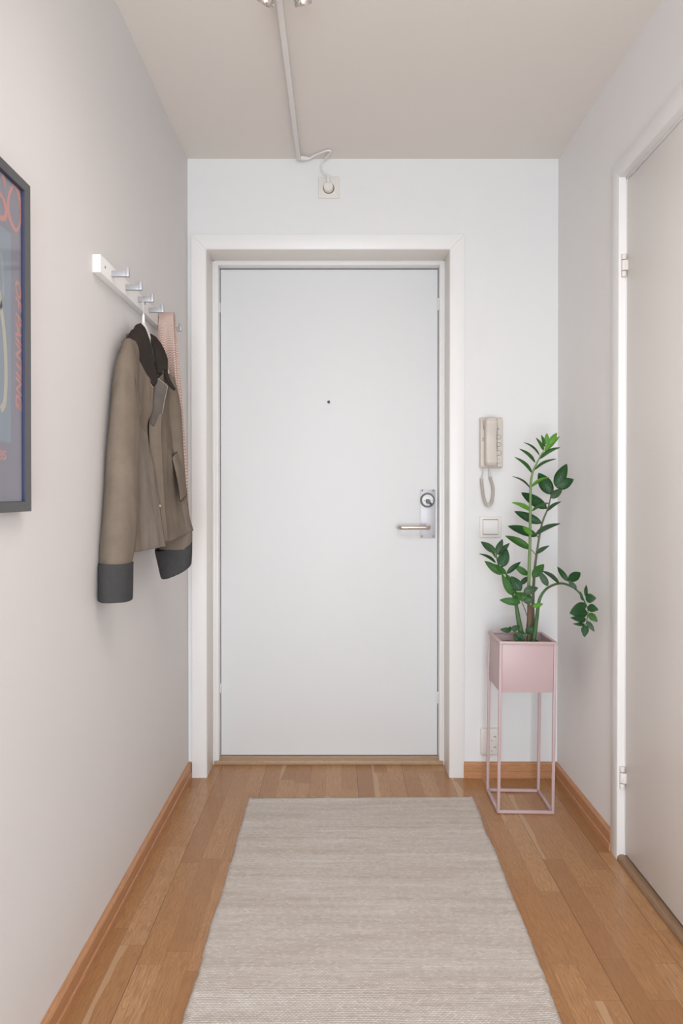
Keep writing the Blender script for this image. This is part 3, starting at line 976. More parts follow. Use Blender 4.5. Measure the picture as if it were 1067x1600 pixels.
def strokep(pts, w, lift, name, m):
    """ribbon along pixel points, width in metres"""
    q = [Vector(c) for c in catmull([tuple(onp(*p)) for p in pts], 8)]
    bm = bmesh.new()
    L = []; R = []
    for i, v in enumerate(q):
        d = q[min(i+1, len(q)-1)]-q[max(i-1, 0)]
        n = Vector((0, -d.z, d.y)).normalized()
        ww = w[0]+(w[1]-w[0])*0.5*(1-math.cos(2*PI*i/(len(q)-1)*w[2])) if isinstance(w, tuple) else w
        L.append(Vector((PX+lift, v.y, v.z))+n*ww/2); R.append(Vector((PX+lift, v.y, v.z))-n*ww/2)
    for i in range(len(q)-1):
        a4 = [L[i], L[i+1], R[i+1], R[i]]
        vs = [bm.verts.new(v) for v in a4]+[bm.verts.new(v+Vector((0.0003, 0, 0))) for v in a4]
        bm.faces.new(vs[:4]); bm.faces.new(vs[4:][::-1])
        for k in range(4):
            bm.faces.new((vs[k], vs[4+k], vs[4+(k+1) % 4], vs[(k+1) % 4]))
    return obj(name, bm, m, pr)
strokep([(-2, 455), (1.5, 485), (5, 510), (7.6, 540), (8.8, 575), (8.5, 605), (6.5, 630), (1, 640)], 0.0125, 0.0003, 'painted_curve', M['pbeige'])
strokep([(1, 395), (3.5, 420), (4.5, 445), (3.5, 468), (0, 482)], 0.008, 0.0003, 'painted_curve', M['pgreen'])
strokep([(20.0, 289.5), (13.5, 305), (12.2, 325), (15, 342), (20.5, 355), (25.5, 360), (30, 352), (32.2, 335), (31.5, 318), (28, 302), (23.5, 292), (20.0, 289.5)], (0.0060, 0.0115, 2), 0.0003, 'printed_letter', M['pred'])
strokep([(-6, 294), (0, 303), (5, 312), (8.6, 325), (8.8, 335), (6, 341), (0, 340), (-6, 333)], (0.007, 0.0105, 1), 0.0003, 'printed_letter', M['pred'])
strokep([(3.2, 274), (6, 281), (7.2, 294)], (0.012, 0.004, 0.5), 0.0003, 'printed_mark', M['pred'])
def textmesh(name, s, size, loc, rot_down, shear, m, parent, extr=0.0002, spacing=1.0, sx=1.0):
    cu = bpy.data.curves.new(name, 'FONT')
    cu.body = s
    cu.size = size
    cu.shear = shear
    cu.extrude = extr
    cu.offset = size*0.018
    cu.space_character = spacing
    tmp = bpy.data.objects.new(name, cu)
    COL.objects.link(tmp)
    bpy.context.view_layer.update()
    me = bpy.data.meshes.new_from_object(tmp)
    COL.objects.unlink(tmp)
    bpy.data.objects.remove(tmp)
    bpy.data.curves.remove(cu)
    me.materials.append(m)
    xs = [v.co.x for v in me.vertices]
    x0_, x1_ = min(xs), max(xs)
    # text x -> down the wall (or +y), text y -> +y (or up), normal -> +x
    for v in me.vertices:
        tx, ty, tz = (v.co.x-x0_)/(x1_-x0_)*sx, v.co.y, v.co.z
        if rot_down:
            v.co = Vector((loc.x+tz, loc.y+ty, loc.z-tx))
        else:
            v.co = Vector((loc.x+tz, loc.y+tx, loc.z+ty))
    o = bpy.data.objects.new(name, me)
    COL.objects.link(o)
    o.parent = parent
    o.matrix_parent_inverse = parent_matrix(parent).inverted()
    return o
ta, tb = onp(23.6, 437), onp(23.6, 641)
tc = onp(33.6, 540)
textmesh('printed_words', 'OF PAINTING', (tc.y-ta.y)*1.38, Vector((PX+0.0004, ta.y, ta.z)), True, 0.35, M['pred'], pr, sx=ta.z-tb.z)
tn = onp(-14, 716)
te = onp(9.5, 716)
textmesh('printed_number', '1985', 0.022, Vector((PX+0.0004, tn.y, tn.z)), False, 0.0, M['pred'], pr, sx=te.y-tn.y)
bm = bmesh.new(); bx(bm, PX+0.0022, PX+0.0036, iy0+0.0012, iy1-0.0012, iz0_+0.0012, iz1_-0.0012)
obj('glass', bm, M['glass'], t)

# ------------------------------------------------------------------ hook rack
HX = XL+0.020
t = thing('hook_rack', 'white wall mounted coat rack board with six grey metal hooks on the left wall', 'coat rack', (XL, 2.17, 1.651))
bm = bmesh.new(); bx(bm, XL, HX, 1.788, 2.565, 1.630, 1.673, 0.0012)
board = obj('board', bm, M['rack'], t)
for yy in (1.822, 2.53):
    bm = bmesh.new(); cyl(bm, (HX-0.0005, yy, 1.652), (1, 0, 0), 0.0036, 0.0011, 14, 0, 0.0004)
    obj('screw', bm, M['mark'], board)
HOOKY = [1.870, 1.992, 2.115, 2.237, 2.362, 2.490]
for yy in HOOKY:
    bm = bmesh.new()
    bx(bm, HX-0.0005, HX+0.044, yy, yy+0.010, 1.644, 1.6585, 0.0015)
    bx(bm, HX+0.0335, HX+0.0435, yy-0.0002, yy+0.0102, 1.6445, 1.6685, 0.0018)
    obj('hook', bm, M['hookm'], t)

# ------------------------------------------------------------------ coat hanger on the third hook
hx_, hy_ = XL+0.0355, 2.115
t = thing('coat_hanger', 'white clothes hanger carrying the taupe jacket from the third hook', 'hanger', (hx_, hy_+0.005, 1.6585))
zt = 1.6585+0.0022
wire = []
for q in range(15):
    a = math.radians(-35+q*(230/14))
    wire.append((hx_, hy_+0.005+0.0125*math.cos(a)*1.0+0.004, zt-0.0125+0.0125*math.sin(a)))
wire = wire[:]
wire += [(hx_, hy_-0.002, zt-0.030), (hx_, hy_+0.002, zt-0.045), (hx_, hy_+0.002, zt-0.080)]
bm = bmesh.new(); tube(bm, [tuple(Vector(w)) for w in catmull(wire, 3)], 0.0017, 10)
obj('wire_hook', bm, M['steel'], t)
NZ = 1.583
bm = bmesh.new()
tube(bm, [(hx_, hy_+0.002, NZ+0.026), (hx_, hy_+0.002, NZ+0.020), (hx_, hy_+0.002, NZ-0.012)], [0.0028, 0.0036, 0.0044], 12)
obj('neck', bm, M['white'], t)
rows = []
for q in range(15):
    s_ = -1+2*q/14
    y = hy_+0.002+0.185*s_
    zc = NZ-0.016-0.105*abs(s_)
    xo = hx_+(0.020 if s_ > 0 else 0.004)*abs(s_)**1.5
    hw, hh = 0.0085+(0.012 if s_ > 0 else 0.002)*abs(s_), (0.019-0.006*abs(s_))*(0.5 if q in (0, 14) else 1)
    rows.append([(xo+hw*math.cos(aa)*(0.6 if q in (0, 14) else 1), y, zc+hh*math.sin(aa)) for aa in [2*PI*k/12 for k in range(12)]])
bm = bmesh.new(); V = sheet(bm, rows, 2, 3, True)
bm.faces.new(V[0][:-1]); bm.faces.new(V[-1][:-1])
obj('shoulder_bar', bm, M['white'], t, angle=60)

# ------------------------------------------------------------------ jacket
def W(w, y, z):
    return (XL+w, y, z)
A = lambda px, py, Y: tuple(at(px, py, Y))
jk = thing('jacket', 'taupe canvas jacket with dark corduroy collar and charcoal cuffs on the white hanger', 'jacket', (XL+0.06, 2.11, 0.95))
ZR = [1.495, 1.335, 1.280, 1.175, 1.070, 0.955]
u0 = [(239, 600, 2.06), (237, 640, 2.055), (230.5, 668, 2.045), (238, 730, 2.05), (248.5, 790, 2.065), (258, 854, 2.08)]
u1 = [(229, 586, 2.025), (226, 640, 2.01), (222, 668, 2.0), (229, 730, 2.0), (237, 790, 2.01), (242, 857, 2.005)]
u2 = [(219, 565, 1.995), (217, 640, 1.965), (215, 668, 1.955), (219, 730, 1.95), (222, 790, 1.95), (225, 860, 1.95)]
u3 = [(206, 534, 1.975), (206, 640, 1.935), (205, 668, 1.93), (207, 730, 1.915), (207, 790, 1.91), (209, 863, 1.905)]
u7 = [(266, 588, 2.300), (271.5, 640, 2.305), (275, 668, 2.31), (284.5, 730, 2.312), (292.5, 790, 2.312), (302.5, 829, 2.305)]
u8 = [(258, 582, 2.21), (262, 640, 2.22), (264, 668, 2.22), (270, 730, 2.22), (275, 790, 2.22), (284, 838, 2.22)]
u9 = [(249, 590, 2.14), (253, 640, 2.125), (253, 668, 2.125), (255, 730, 2.125), (258, 790, 2.125), (265, 847, 2.135)]
u10 = [(241, 597, 2.11), (238, 640, 2.095), (234, 668, 2.09), (237, 730, 2.09), (243, 790, 2.10), (252, 852, 2.105)]
rows = []
for r in range(6):
    z = ZR[r]
    rows.append([A(*u0[r]), A(*u1[r]), A(*u2[r]), A(*u3[r]),
                 W(0.024, 1.95-0.004*r, z), W(0.016, 2.03, z+(0.04 if r == 0 else 0)), W(0.015, 2.115, z+(0.06 if r == 0 else 0)), W(0.016, 2.20, z+(0.04 if r == 0 else 0)),
                 W(0.025, 2.29, z-(0.02 if r == 0 else 0)), W(0.055, 2.322, z-(0.03 if r == 0 else 0)),
                 A(*u7[r]), A(*u8[r]), A(*u9[r]), A(*u10[r])])
bm = bmesh.new(); V = sheet(bm, rows, 8, 14, False, 0.0060, 26.0, 0.20)
faded = {r_[c_] for i_, r_ in enumerate(V) for c_ in range(19) if i_ > 31-0.45*c_}      # the near front panel is a little more faded
for f in bm.faces:
    if all(v in faded for v in f.verts):
        f.material_index = 1
solid(obj('body', bm, [M['canvas'], M['canvas_faded']], jk, angle=80, fix=False), 0.0022)

def sleeve(table, name, m, rough=0.0048, tilt=0.0, cap=None, seed=1.0):
    rows = []
    for (px, py, Y, ax, ay) in table:
        c = at(px, py, Y)
        rows.append([(c.x+ax*math.cos(a), c.y+ay*math.sin(a), c.z+tilt*ay*math.sin(a)) for a in [2*PI*k/14 for k in range(14)]])
    bm = bmesh.new(); V = sheet(bm, rows, 3, 8, True, rough, 24.0, 0.2, seed=seed)
    return solid(obj(name, bm, m, jk, angle=80, fix=False), 0.002)
near = [(205, 533, 1.985, 0.012, 0.030), (203, 545, 1.975, 0.021, 0.042), (199.5, 570, 1.955, 0.0275, 0.050), (196.0, 610, 1.935, 0.031, 0.054), (194.5, 650, 1.915, 0.0345, 0.055), (191.5, 735, 1.885, 0.038, 0.055), (187, 810, 1.865, 0.0385, 0.055), (183, 868, 1.849, 0.0355, 0.051), (182.3, 884, 1.845, 0.032, 0.048)]
sleeve(near, 'sleeve', M['canvas'])
cuffn = [(181.5, 880, 1.845, 0.0395, 0.055), (181, 883, 1.845, 0.0400, 0.056), (180.8, 908, 1.842, 0.0395, 0.056), (180.5, 934, 1.840, 0.0388, 0.055), (180.5, 937, 1.840, 0.0375, 0.053)]
sleeve(cuffn, 'cuff', M['cuff'], 0.001, seed=5.0)
far = [(262, 590, 2.262, 0.02, 0.03), (266, 640, 2.270, 0.032, 0.035), (268, 720, 2.278, 0.038, 0.036), (271, 790, 2.28, 0.044, 0.036), (276, 835, 2.282, 0.047, 0.036), (273, 858, 2.282, 0.0465, 0.036)]
sleeve(far, 'sleeve', M['canvas'], 0.002, 0.0, seed=9.0)
# far cuff: tilted ring, right side higher
rows = []
for (pxl, pyl, pxr, pyr) in ((243.5, 858, 299.5, 842), (242.5, 861, 300, 843), (247, 880, 299.8, 862), (251.5, 899.5, 298.8, 880), (253, 900, 297.5, 881)):
    l, r = at(pxl, pyl, 2.275), at(pxr, pyr, 2.285)
    c = (l+r)/2
    e = (r-l)/2
    rows.append([tuple(c+e*math.cos(a)+Vector((0, 0.034*math.sin(a), 0.014*math.sin(a)))) for a in [2*PI*k/14 for k in range(14)]])
bm = bmesh.new(); sheet(bm, rows, 3, 6, True, 0.001, 24.0, 0.3, seed=2.0)
solid(obj('cuff', bm, M['cuff'], jk, angle=80, fix=False), 0.002)
# near collar
rows = [[A(219, 506, 2.10), A(213, 508.5, 2.07), A(205.5, 517, 2.02)],
        [A(226, 513.5, 2.09), A(213.5, 516, 2.03), A(198.5, 532, 1.985)],
        [A(232, 529, 2.085), A(221, 531, 2.02), A(209.5, 535.5, 1.985)],
        [A(236, 550, 2.085), A(225.5, 550, 2.025), A(213.8, 551, 1.990)],
        [A(240, 570, 2.085), A(230, 570, 2.04), A(219, 570, 2.005)],
        [A(244, 583, 2.085), A(237, 586, 2.055), A(227.5, 587.5, 2.025)],
        [A(246.2, 592.5, 2.085), A(243, 599, 2.07), A(238.8, 604, 2.055)]]
bm = bmesh.new(); sheet(bm, rows, 6, 6, False, 0.0015, 30, 0.6)
solid(obj('collar', bm, M['cord'], jk, angle=80, fix=False), 0.005)
# far collar: stand and fallen leaf with its tip
rows = [[A(234.6, 521.5, 2.15), A(235.8, 521.8, 2.155), A(237.5, 522.5, 2.16)],
        [A(236.5, 531, 2.15), A(240.5, 528.5, 2.17), A(245, 528.5, 2.185)],
        [A(240, 546, 2.14), A(247.5, 544, 2.19), A(254.8, 544, 2.22)],
        [A(243, 560, 2.13), A(252.5, 560, 2.195), A(260.5, 560, 2.235)],
        [A(244.5, 572, 2.12), A(253, 573, 2.18), A(261, 574, 2.225)],
        [A(246.4, 584.5, 2.11), A(252.5, 579, 2.15), A(259.5, 578, 2.21)]]
bm = bmesh.new(); sheet(bm, rows, 6, 6, False, 0.0012, 30, 0.6)
rows = [[A(256.5, 560, 2.235), A(259, 559, 2.245), A(261.2, 560, 2.25)],
        [A(256.8, 578, 2.205), A(259, 577, 2.215), A(261.2, 575, 2.235)],
        [A(259, 590, 2.195), A(260.5, 588.5, 2.205), A(262.5, 586, 2.225)],
        [A(264.5, 602, 2.19), A(265.8, 600.5, 2.20), A(267.8, 598, 2.215)],
        [A(272.5, 610, 2.19), A(273.2, 609.5, 2.195), A(274.2, 608.5, 2.20)]]
sheet(bm, rows, 4, 6, False)
solid(obj('collar', bm, M['cord'], jk, angle=80, fix=False), 0.004)
# grey facing that turns out below the far collar, running down as the placket
rows = [[A(243.0, 595.5, 2.075), A(247, 591.5, 2.078), A(261, 603, 2.09)],
        [A(240.5, 606, 2.072), A(249, 608, 2.075), A(259.8, 613, 2.088)],
        [A(239, 625, 2.072), A(247, 626, 2.078), A(256.5, 628, 2.092)],
        [A(237, 645, 2.076), A(245, 645, 2.085), A(253.5, 646, 2.098)],
        [A(232.5, 668, 2.075), A(243, 667, 2.085), A(252, 667, 2.100)],
        [A(236, 730, 2.074), A(246, 730, 2.085), A(254, 728, 2.100)],
        [A(244, 790, 2.082), A(251, 790, 2.09), A(257.5, 788, 2.103)],
        [A(252, 849, 2.090), A(258, 848, 2.098), A(263, 846, 2.112)]]
bm = bmesh.new(); sheet(bm, rows[:4]+[[A(235.5, 662, 2.074), A(242, 667, 2.085), A(250.5, 655, 2.098)]], 6, 6, False, 0.002, 40, 0.5)
solid(obj('facing', bm, M['canvas_grey'], jk, angle=80, fix=False), 0.0018)
bm = bmesh.new(); sheet(bm, rows[3:], 5, 8, False, 0.0015, 30, 0.4)
solid(obj('placket', bm, M['canvas'], jk, angle=80, fix=False), 0.0018)
# collar piping
bm = bmesh.new()
tube(bm, catmull([A(210.5, 537, 1.982), A(213.6, 551.5, 1.987), A(218.6, 570.5, 2.002), A(227.2, 588.5, 2.022), A(238.9, 605.3, 2.052)], 6), 0.0013, 6)
tube(bm, catmull([A(247, 591.2, 2.075), A(254, 597, 2.081), A(261.2, 603, 2.087), A(259.9, 613, 2.085), A(256.6, 628, 2.089), A(253.6, 646, 2.095)], 6), 0.0009, 6)
obj('piping', bm, M['thread'], jk)
bm = bmesh.new()
tube(bm, catmull([A(210, 535, 1.972), A(208.8, 555, 1.945), A(210.5, 585, 1.925), A(214.5, 615, 1.912), A(219.3, 648, 1.905)], 8), 0.0011, 6)
obj('armhole_seam', bm, M['canvas_grey'], jk)
# pocket flap on the far front
rows = [[A(269.0, 716, 2.207), A(272.5, 710, 2.217), A(276.5, 706.5, 2.247)],
        [A(274.5, 738, 2.205), A(279, 734, 2.220), A(283.6, 728, 2.262)],
        [A(279.3, 762, 2.205), A(284.3, 760, 2.223), A(289.3, 754, 2.266)],
        [A(281.5, 782, 2.205), A(287, 778, 2.225), A(292.2, 772, 2.268)]]
bm = bmesh.new(); sheet(bm, rows, 5, 5, False)
solid(obj('pocket_flap', bm, M['canvas'], jk, angle=80, fix=False), 0.003)
bm = bmesh.new()
tube(bm, catmull([A(276.3, 706.0, 2.244), A(272.3, 709.5, 2.214), A(268.6, 716, 2.204), A(274.1, 738.5, 2.202), A(278.9, 762.5, 2.202), A(281.2, 783, 2.202), A(287, 779, 2.222), A(292, 773, 2.265)], 5), 0.0010, 6)
obj('pocket_seam', bm, M['cord'], jk)
bm = bmesh.new()
c = at(249.5, 791, 2.062)
tube(bm, [c, c+Vector((0.002, -0.002, 0.002))], [0.0035, 0.0035], 12)
obj('button', bm, M['thread'], jk)

# ------------------------------------------------------------------ pink scarf over the fifth hook
sy = HOOKY[4]
def layer(s):
    """one hanging half: s=-1 near the camera, +1 far"""
    out = []
    for (l, r, z, o, f) in ((0.022, 0.068, 1.655, 0.014, 0), (0.020, 0.070, 1.61, 0.017, 0.4), (0.018, 0.074, 1.52, 0.019, 0.7), (0.016, 0.079, 1.42, 0.021, 1), (0.015, 0.086, 1.30, 0.022, 1), (0.015, 0.096, 1.17, 0.022, 1), (0.015, 0.100, 1.06, 0.022, 1)):
        yc = sy+0.006+s*o+0.022*min(1, (1.655-z)/0.3)
        out.append([W(l+(r-l)*q/4, yc+s*0.010*f*math.sin(q*1.9+0.4)*(1 if q else 0), z) for q in range(5)])
    return out
near_l, far_l = layer(-1), layer(1)
crest = [W(0.0225+(0.0675-0.0225)*q/4, sy+0.005, 1.6715) for q in range(5)]
rows = near_l[::-1] + [crest] + far_l
bm = bmesh.new(); sheet(bm, rows, 5, 6, False, 0.002, 26, 0.35)
sc_ = obj('scarf', bm, M['knit'], None, angle=80, fix=False)
solid(sc_, 0.006)
tag(sc_, 'pale pink knitted scarf hanging on the rack behind the taupe jacket', 'scarf')

# ------------------------------------------------------------------ pink plant stand
SX0, SX1, SY0, SY1, SH = 0.5415, 0.7385, 2.569, 2.767, 0.593
st = thing('plant_stand', 'tall pink metal plant stand with a square planter box in the right corner', 'plant stand', ((SX0+SX1)/2, (SY0+SY1)/2, 0))
tw = 0.0098
bm = bmesh.new()
def bar(x0, x1, y0, y1, z0, z1):
    bx(bm, x0, x1, y0, y1, z0, z1, 0.0008)
def part(name, m):
    global bm
    o = obj(name, bm, m, st)
    bm = bmesh.new()
    return o
for x in (SX0, SX1-tw):
    for y in (SY0, SY1-tw):
        bar(x, x+tw, y, y+tw, 0.0, SH-0.002)
        part('leg', M['pink'])
for y in (SY0, SY1-tw):
    bar(SX0+tw, SX1-tw, y, y+tw, 0.0, tw)
for x in (SX0, SX1-tw):
    bar(x, x+tw, SY0+tw, SY1-tw, 0.0, tw)
part('base_frame', M['pink'])
rz = SH
e = 0.0015
bar(SX0-e, SX1+e, SY0-e, SY0+tw, rz-tw*0.9, rz)
bar(SX0-e, SX1+e, SY1-tw, SY1+e, rz-tw*0.9, rz)
bar(SX0-e, SX0+tw, SY0+tw, SY1-tw, rz-tw*0.9, rz)
bar(SX1-tw, SX1+e, SY0+tw, SY1-tw, rz-tw*0.9, rz)
part('rim', M['pink'])
bz = 0.418
bi = 0.003
th = 0.004
bar(SX0+tw+0.0006, SX1-tw-0.0006, SY0+bi, SY0+bi+th, bz, rz-tw*0.95)
bar(SX0+tw+0.0006, SX1-tw-0.0006, SY1-bi-th, SY1-bi, bz, rz-tw*0.95)
bar(SX0+bi, SX0+bi+th, SY0+tw+0.0006, SY1-tw-0.0006, bz, rz-tw*0.95)
bar(SX1-bi-th, SX1-bi, SY0+tw+0.0006, SY1-tw-0.0006, bz, rz-tw*0.95)
bar(SX0+tw, SX1-tw, SY0+tw*0.6, SY1-tw*0.6, bz, bz+th)
part('planter_box', M['pink'])
bm.free()
st.rotation_euler = (0, math.radians(0.75), 0)
st.location.z += 0.0013

# ------------------------------------------------------------------ ZZ plant
pl = thing('zz_plant', 'leafy green plant with upright and arching stems growing in the pink planter', 'plant', (0.655, 2.66, 0.54))
bm = bmesh.new()
n = 16
g = [[None]*(n+1) for _ in range(n+1)]
for i in range(n+1):
    for j in range(n+1):
        x = SX0+tw+0.003+(SX1-SX0-2*tw-0.006)*i/n+0.008
        y = SY0+tw+0.003+(SY1-SY0-2*tw-0.006)*j/n
        g[i][j] = bm.verts.new((x, y, 0.563+0.006*noise.noise(Vector((x*40, y*40, 0)))+0.006*math.exp(-((x-0.66)**2+(y-2.66)**2)/0.004)))
for i in range(n):
    for j in range(n):
        bm.faces.new((g[i][j], g[i+1][j], g[i+1][j+1], g[i][j+1]))
r = bmesh.ops.extrude_face_region(bm, geom=list(bm.faces))
for v in [q for q in r['geom'] if isinstance(q, bmesh.types.BMVert)]:
    v.co.z = 0.50
obj('soil', bm, M['soil'], pl)

def stem(pts, rads, m, name='stem', parent=pl):
    P = catmull([A(*p) for p in pts], 8)
    R = [float(q) for q in np.interp(np.linspace(0, 1, len(P)), np.linspace(0, 1, len(rads)), rads)]
    bm = bmesh.new(); tube(bm, [Vector(p) for p in P], R, 10)
    return obj(name, bm, m, parent, angle=60)

def leaf(bm, b, tip, wpx, Yb, Yt, mi=0, bend=0.10, fold=0.22, sgn=None, rnd=random.Random(5)):
    B, T = at(b[0], b[1], Yb), at(tip[0], tip[1], Yt)
    ax = T-B
    L = ax.length
    app = wpx*((Yb+Yt)/2)/F
    view = ((B+T)/2-Vector((0, 0, CAMZ))).normalized()
    u = ax.cross(view).normalized()
    Wd = max(app, 0.30*L)
    ca = min(1.0, app/Wd)
    sa = math.sqrt(max(0, 1-ca*ca))*(sgn if sgn else rnd.choice((-1, 1)))
    wv = (u*ca + view*sa).normalized()
    nrm = wv.cross(ax).normalized()
    if nrm.z < 0:
        nrm = -nrm
    NL, NW = 12, 6
    uvl = bm.loops.layers.uv.verify()
    G = []
    for i in range(NL+1):
        t = i/NL
        prof = (math.sin(PI*min(1, t**0.82))**0.75)*(1-0.12*t)
        if t > 0.93:
            prof *= 0.75
        hw = max(0.0006, Wd/2*prof)
        c = B+ax*t+nrm*(bend*L*(math.sin(PI*t)))*0.8
        row = []
        for j in range(NW+1):
            s = -1+2*j/NW
            row.append(bm.verts.new(c+wv*hw*s+nrm*(abs(s)**1.3*hw*fold)))
        G.append(row)
    for i in range(NL):
        for j in range(NW):
            f = bm.faces.new((G[i][j], G[i][j+1], G[i+1][j+1], G[i+1][j]))
            f.material_index = mi
            for l, (q, r_) in zip(f.loops, ((i, j), (i, j+1), (i+1, j+1), (i+1, j))):
                l[uvl].uv = (q/NL, r_/NW)

LM = [M['leaf_dark'], M['leaf_mid'], M['leaf_new'], M['leaf_grey']]
def foliage(parent, leaves, conv, sc, y0, dy=0.02, seed=1):
    rnd = random.Random(seed)
    bm = bmesh.new()
    for it in leaves:
        b, tp, w, mi = it[0], it[1], it[2], it[3]
        yb = it[4] if len(it) > 4 else y0
        yt = it[5] if len(it) > 5 else yb+rnd.uniform(-dy, dy)
        leaf(bm, conv(*b), conv(*tp), w/sc, yb, yt, mi, rnd=rnd)
    o = obj('foliage', bm, LM, parent, angle=80, fix=False)
    solid(o, 0.0012)
    return o
e7 = lambda x, y: (790+x/8.89, 660+y/8.89)
e6 = lambda x, y: (740+x/8.89, 830+y/8.89)
e8 = lambda x, y: (850+x/10.67, 870+y/10.67)
z6 = lambda x, y: (730+x/4.209, 640+y/4.209)

YA, YBs, YD = 2.635, 2.665, 2.625
sA = stem([(828, 1004, 2.66), (826.5, 965, 2.65), (826, 913, YA), (828, 840, YA), (829, 762, YA), (832, 739, YA), (838, 725, YA), (843.5, 714, YA), (849, 705, YA)], [0.0062, 0.0062, 0.0058, 0.0050, 0.0040, 0.0034, 0.0026, 0.0018], M['stem_green'])
bm = bmesh.new(); tube(bm, [Vector(p) for p in catmull([A(827, 1003, 2.655), A(826.5, 985, 2.648), A(827.2, 965, 2.642), A(828, 950, 2.637), A(828, 946, 2.637)], 5)], [0.010]*8+[0.0098]*8+[0.0094]*5, 12)
obj('dry_sheath', bm, M['stump'], sA)
foliage(sA, [((525, 390), (420, 215), 48, 1), ((545, 340), (495, 175), 48, 1), ((575, 310), (570, 150), 72, 2), ((600, 310), (710, 145), 85, 2), ((540, 400), (750, 195), 78, 2),
             ((470, 460), (255, 278), 30, 1), ((410, 560), (190, 368), 48, 1), ((365, 705), (125, 483), 48, 1), ((335, 910), (93, 750), 26, 3),
             ((470, 510), (755, 350), 55, 1), ((405, 660), (700, 507), 40, 1), ((355, 895), (605, 760), 50, 2), ((350, 1230), (85, 1112), 62, 2), ((365, 1230), (605, 1120), 48, 1),
             ((370, 1560), (240, 1450), 80, 2, 2.625, 2.60)], e7, 8.89, YA, 0.02, 3)
sB = stem([(834, 1004, 2.68), (832.5, 949, 2.68), (834.5, 901, 2.675), (838, 868, YBs), (846, 821, 2.655), (856, 794, 2.64), (860.7, 775, 2.63), (863, 765, 2.625)], [0.0060, 0.0058, 0.0050, 0.0042, 0.0036, 0.0030, 0.0022, 0.0015], M['stem_dark'])
o1 = foliage(sB, [((640, 1000), (455, 700), 190, 0, 2.64), ((690, 890), (850, 575), 165, 0, 2.625, 2.60), ((700, 900), (945, 790), 165, 0, 2.622, 2.60), ((620, 1050), (785, 925), 110, 3, 2.615, 2.59),
             ((575, 1195), (215, 975), 155, 0, 2.665), ((570, 1235), (770, 1100), 48, 3, 2.64), ((500, 1400), (120, 1235), 130, 0, 2.67), ((440, 1580), (30, 1440), 130, 0, 2.67), ((410, 1565), (760, 1405), 72, 3, 2.645)], e7, 8.89, YBs, 0.02, 4)
foliage(sB, [((790, 250), (440, 65), 110, 1, 2.67), ((870, 310), (1050, 200), 62, 3, 2.655), ((815, 640), (975, 460), 135, 1, 2.655), ((755, 610), (555, 465), 95, 1, 2.67), ((650, 740), (760, 630), 75, 3, 2.67)], e6, 8.89, YBs, 0.02, 5)
for (x0, y0, x1, y1) in ((858, 325, 785, 240), (900, 90, 850, 30)):
    bm = bmesh.new(); tube(bm, [at(*e6(x0, y0), 2.662), at(*e6((x0+x1)/2+8, (y0+y1)/2+6), 2.665), at(*e6(x1, y1), 2.668)], 0.0016, 6)
    obj('leaf_stalk', bm, M['stem_dark'], sB)
sCp = [(833, 1004, 2.63), (836, 985, 2.625), (838.5, 966, 2.62), (842, 940, 2.61), (849, 925, 2.60), (860.7, 915.6, 2.575), (877, 911.5, 2.54), (894, 917, 2.49), (906, 927.5, 2.45), (914, 942, 2.42), (918.5, 953.6, 2.40), (916.5, 970, 2.39), (914, 979, 2.385)]
sC = stem(sCp, [0.0078, 0.0076, 0.0068, 0.0058, 0.0046, 0.0042, 0.0040, 0.0035, 0.003, 0.0022, 0.0018, 0.0016, 0.0013], M['stem_mid'])
foliage(sC, [((530, 1160), (472, 1060), 46, 3, 2.565), ((605, 1145), (490, 1060), 28, 3, 2.54)], z6, 4.209, 2.55, 0.02, 6)
foliage(sC, [((400, 410), (220, 165), 95, 0, 2.49), ((400, 400), (605, 265), 160, 0, 2.48, 2.44), ((540, 540), (400, 385), 85, 3, 2.46, 2.47),
             ((705, 680), (705, 470), 62, 0, 2.41, 2.40), ((690, 690), (868, 690), 165, 0, 2.405, 2.385), ((730, 835), (905, 885), 140, 0, 2.40, 2.375), ((745, 945), (890, 1085), 120, 1, 2.395, 2.375),
             ((710, 1070), (838, 1245), 88, 3, 2.39, 2.375), ((690, 1140), (670, 1338), 130, 0, 2.388), ((680, 1130), (480, 1118), 62, 0, 2.39), ((695, 785), (425, 945), 165, 0, 2.40), ((720, 930), (440, 950), 165, 0, 2.395, 2.38), ((695, 1050), (440, 1015), 110, 0, 2.385, 2.36), ((690, 1050), (580, 1095), 60, 0, 2.385), ((645, 730), (600, 575), 50, 0, 2.42)], e8, 10.67, 2.40, 0.015, 7)
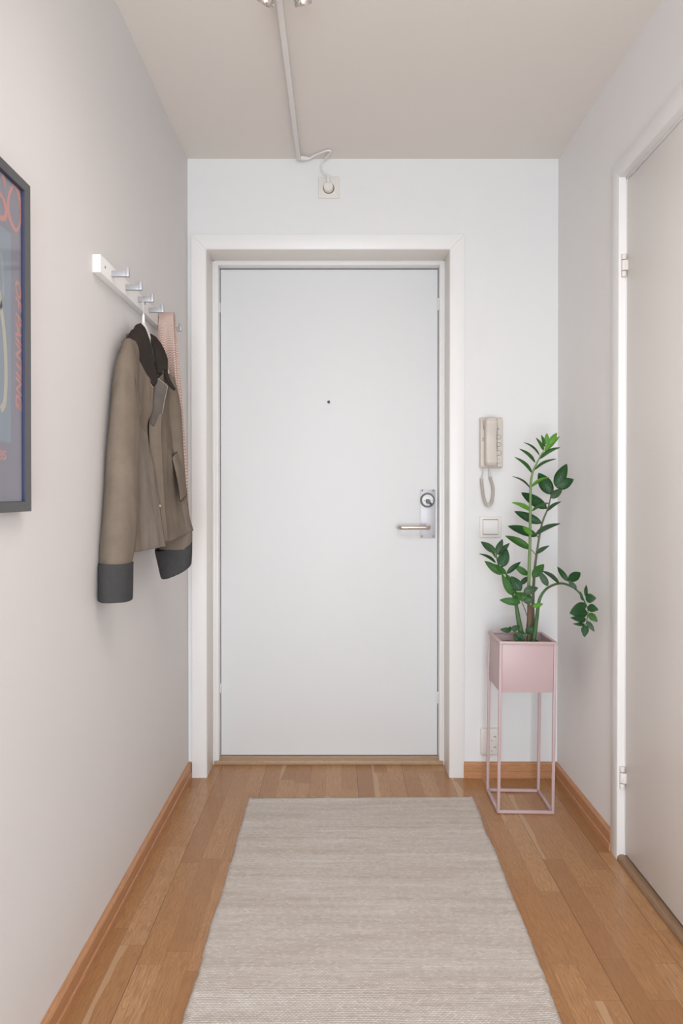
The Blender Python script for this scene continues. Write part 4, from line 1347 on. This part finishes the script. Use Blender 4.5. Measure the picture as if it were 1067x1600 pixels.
sD = stem([(816, 1004, 2.64), (814, 989, 2.638), (809.5, 965, 2.635), (806, 944, 2.63), (800.5, 927, YD), (791, 909, YD), (782, 892, YD), (777, 875, YD), (774, 861, YD)], [0.0098, 0.0098, 0.0082, 0.0058, 0.0046, 0.004, 0.0034, 0.0028, 0.0018], M['stem_mid'])
foliage(sD, [((320, 300), (100, 145), 105, 3), ((315, 325), (400, 110), 95, 3), ((335, 325), (498, 165), 78, 3, 2.64), ((395, 500), (465, 250), 140, 0, 2.60), ((350, 470), (395, 270), 60, 0, 2.60), ((305, 370), (140, 190), 34, 1), ((305, 440), (80, 312), 42, 0), ((400, 600), (152, 415), 112, 1), ((460, 600), (300, 460), 75, 1, 2.61),
             ((540, 890), (392, 610), 115, 1, 2.61), ((575, 870), (450, 590), 120, 1, 2.615), ((655, 830), (520, 625), 150, 0, 2.605), ((650, 990), (360, 955), 115, 1, 2.60), ((460, 590), (655, 425), 75, 0, 2.64)], e6, 8.89, YD, 0.02, 8)
sE = stem([(825.5, 1004, 2.60), (825, 972, 2.60), (821, 955, 2.60), (815.5, 941, 2.60), (814, 932, 2.60)], [0.0016, 0.0016, 0.0015, 0.0014, 0.0012], M['stem_dark'])
foliage(sE, [((690, 850), (893, 785), 125, 3, 2.595), ((650, 965), (590, 840), 95, 1), ((750, 965), (620, 850), 125, 1), ((700, 985), (835, 935), 100, 3), ((815, 1045), (962, 1010), 68, 2), ((790, 985), (690, 850), 120, 1)], e6, 8.89, 2.60, 0.015, 9)
sF = stem([(812, 1004, 2.60), (811, 995, 2.598), (806, 989, 2.596), (800, 984, 2.595)], [0.0022, 0.002, 0.0018, 0.0015], M['stem_mid'])
foliage(sF, [((520, 1380), (368, 1365), 78, 0), ((520, 1370), (645, 1320), 82, 0), ((735, 1420), (825, 1330), 115, 0), ((640, 1520), (550, 1440), 85, 0), ((640, 1500), (748, 1425), 75, 3), ((590, 1470), (690, 1415), 95, 0), ((500, 1385), (510, 1322), 52, 0)], e6, 8.89, 2.598, 0.01, 10)
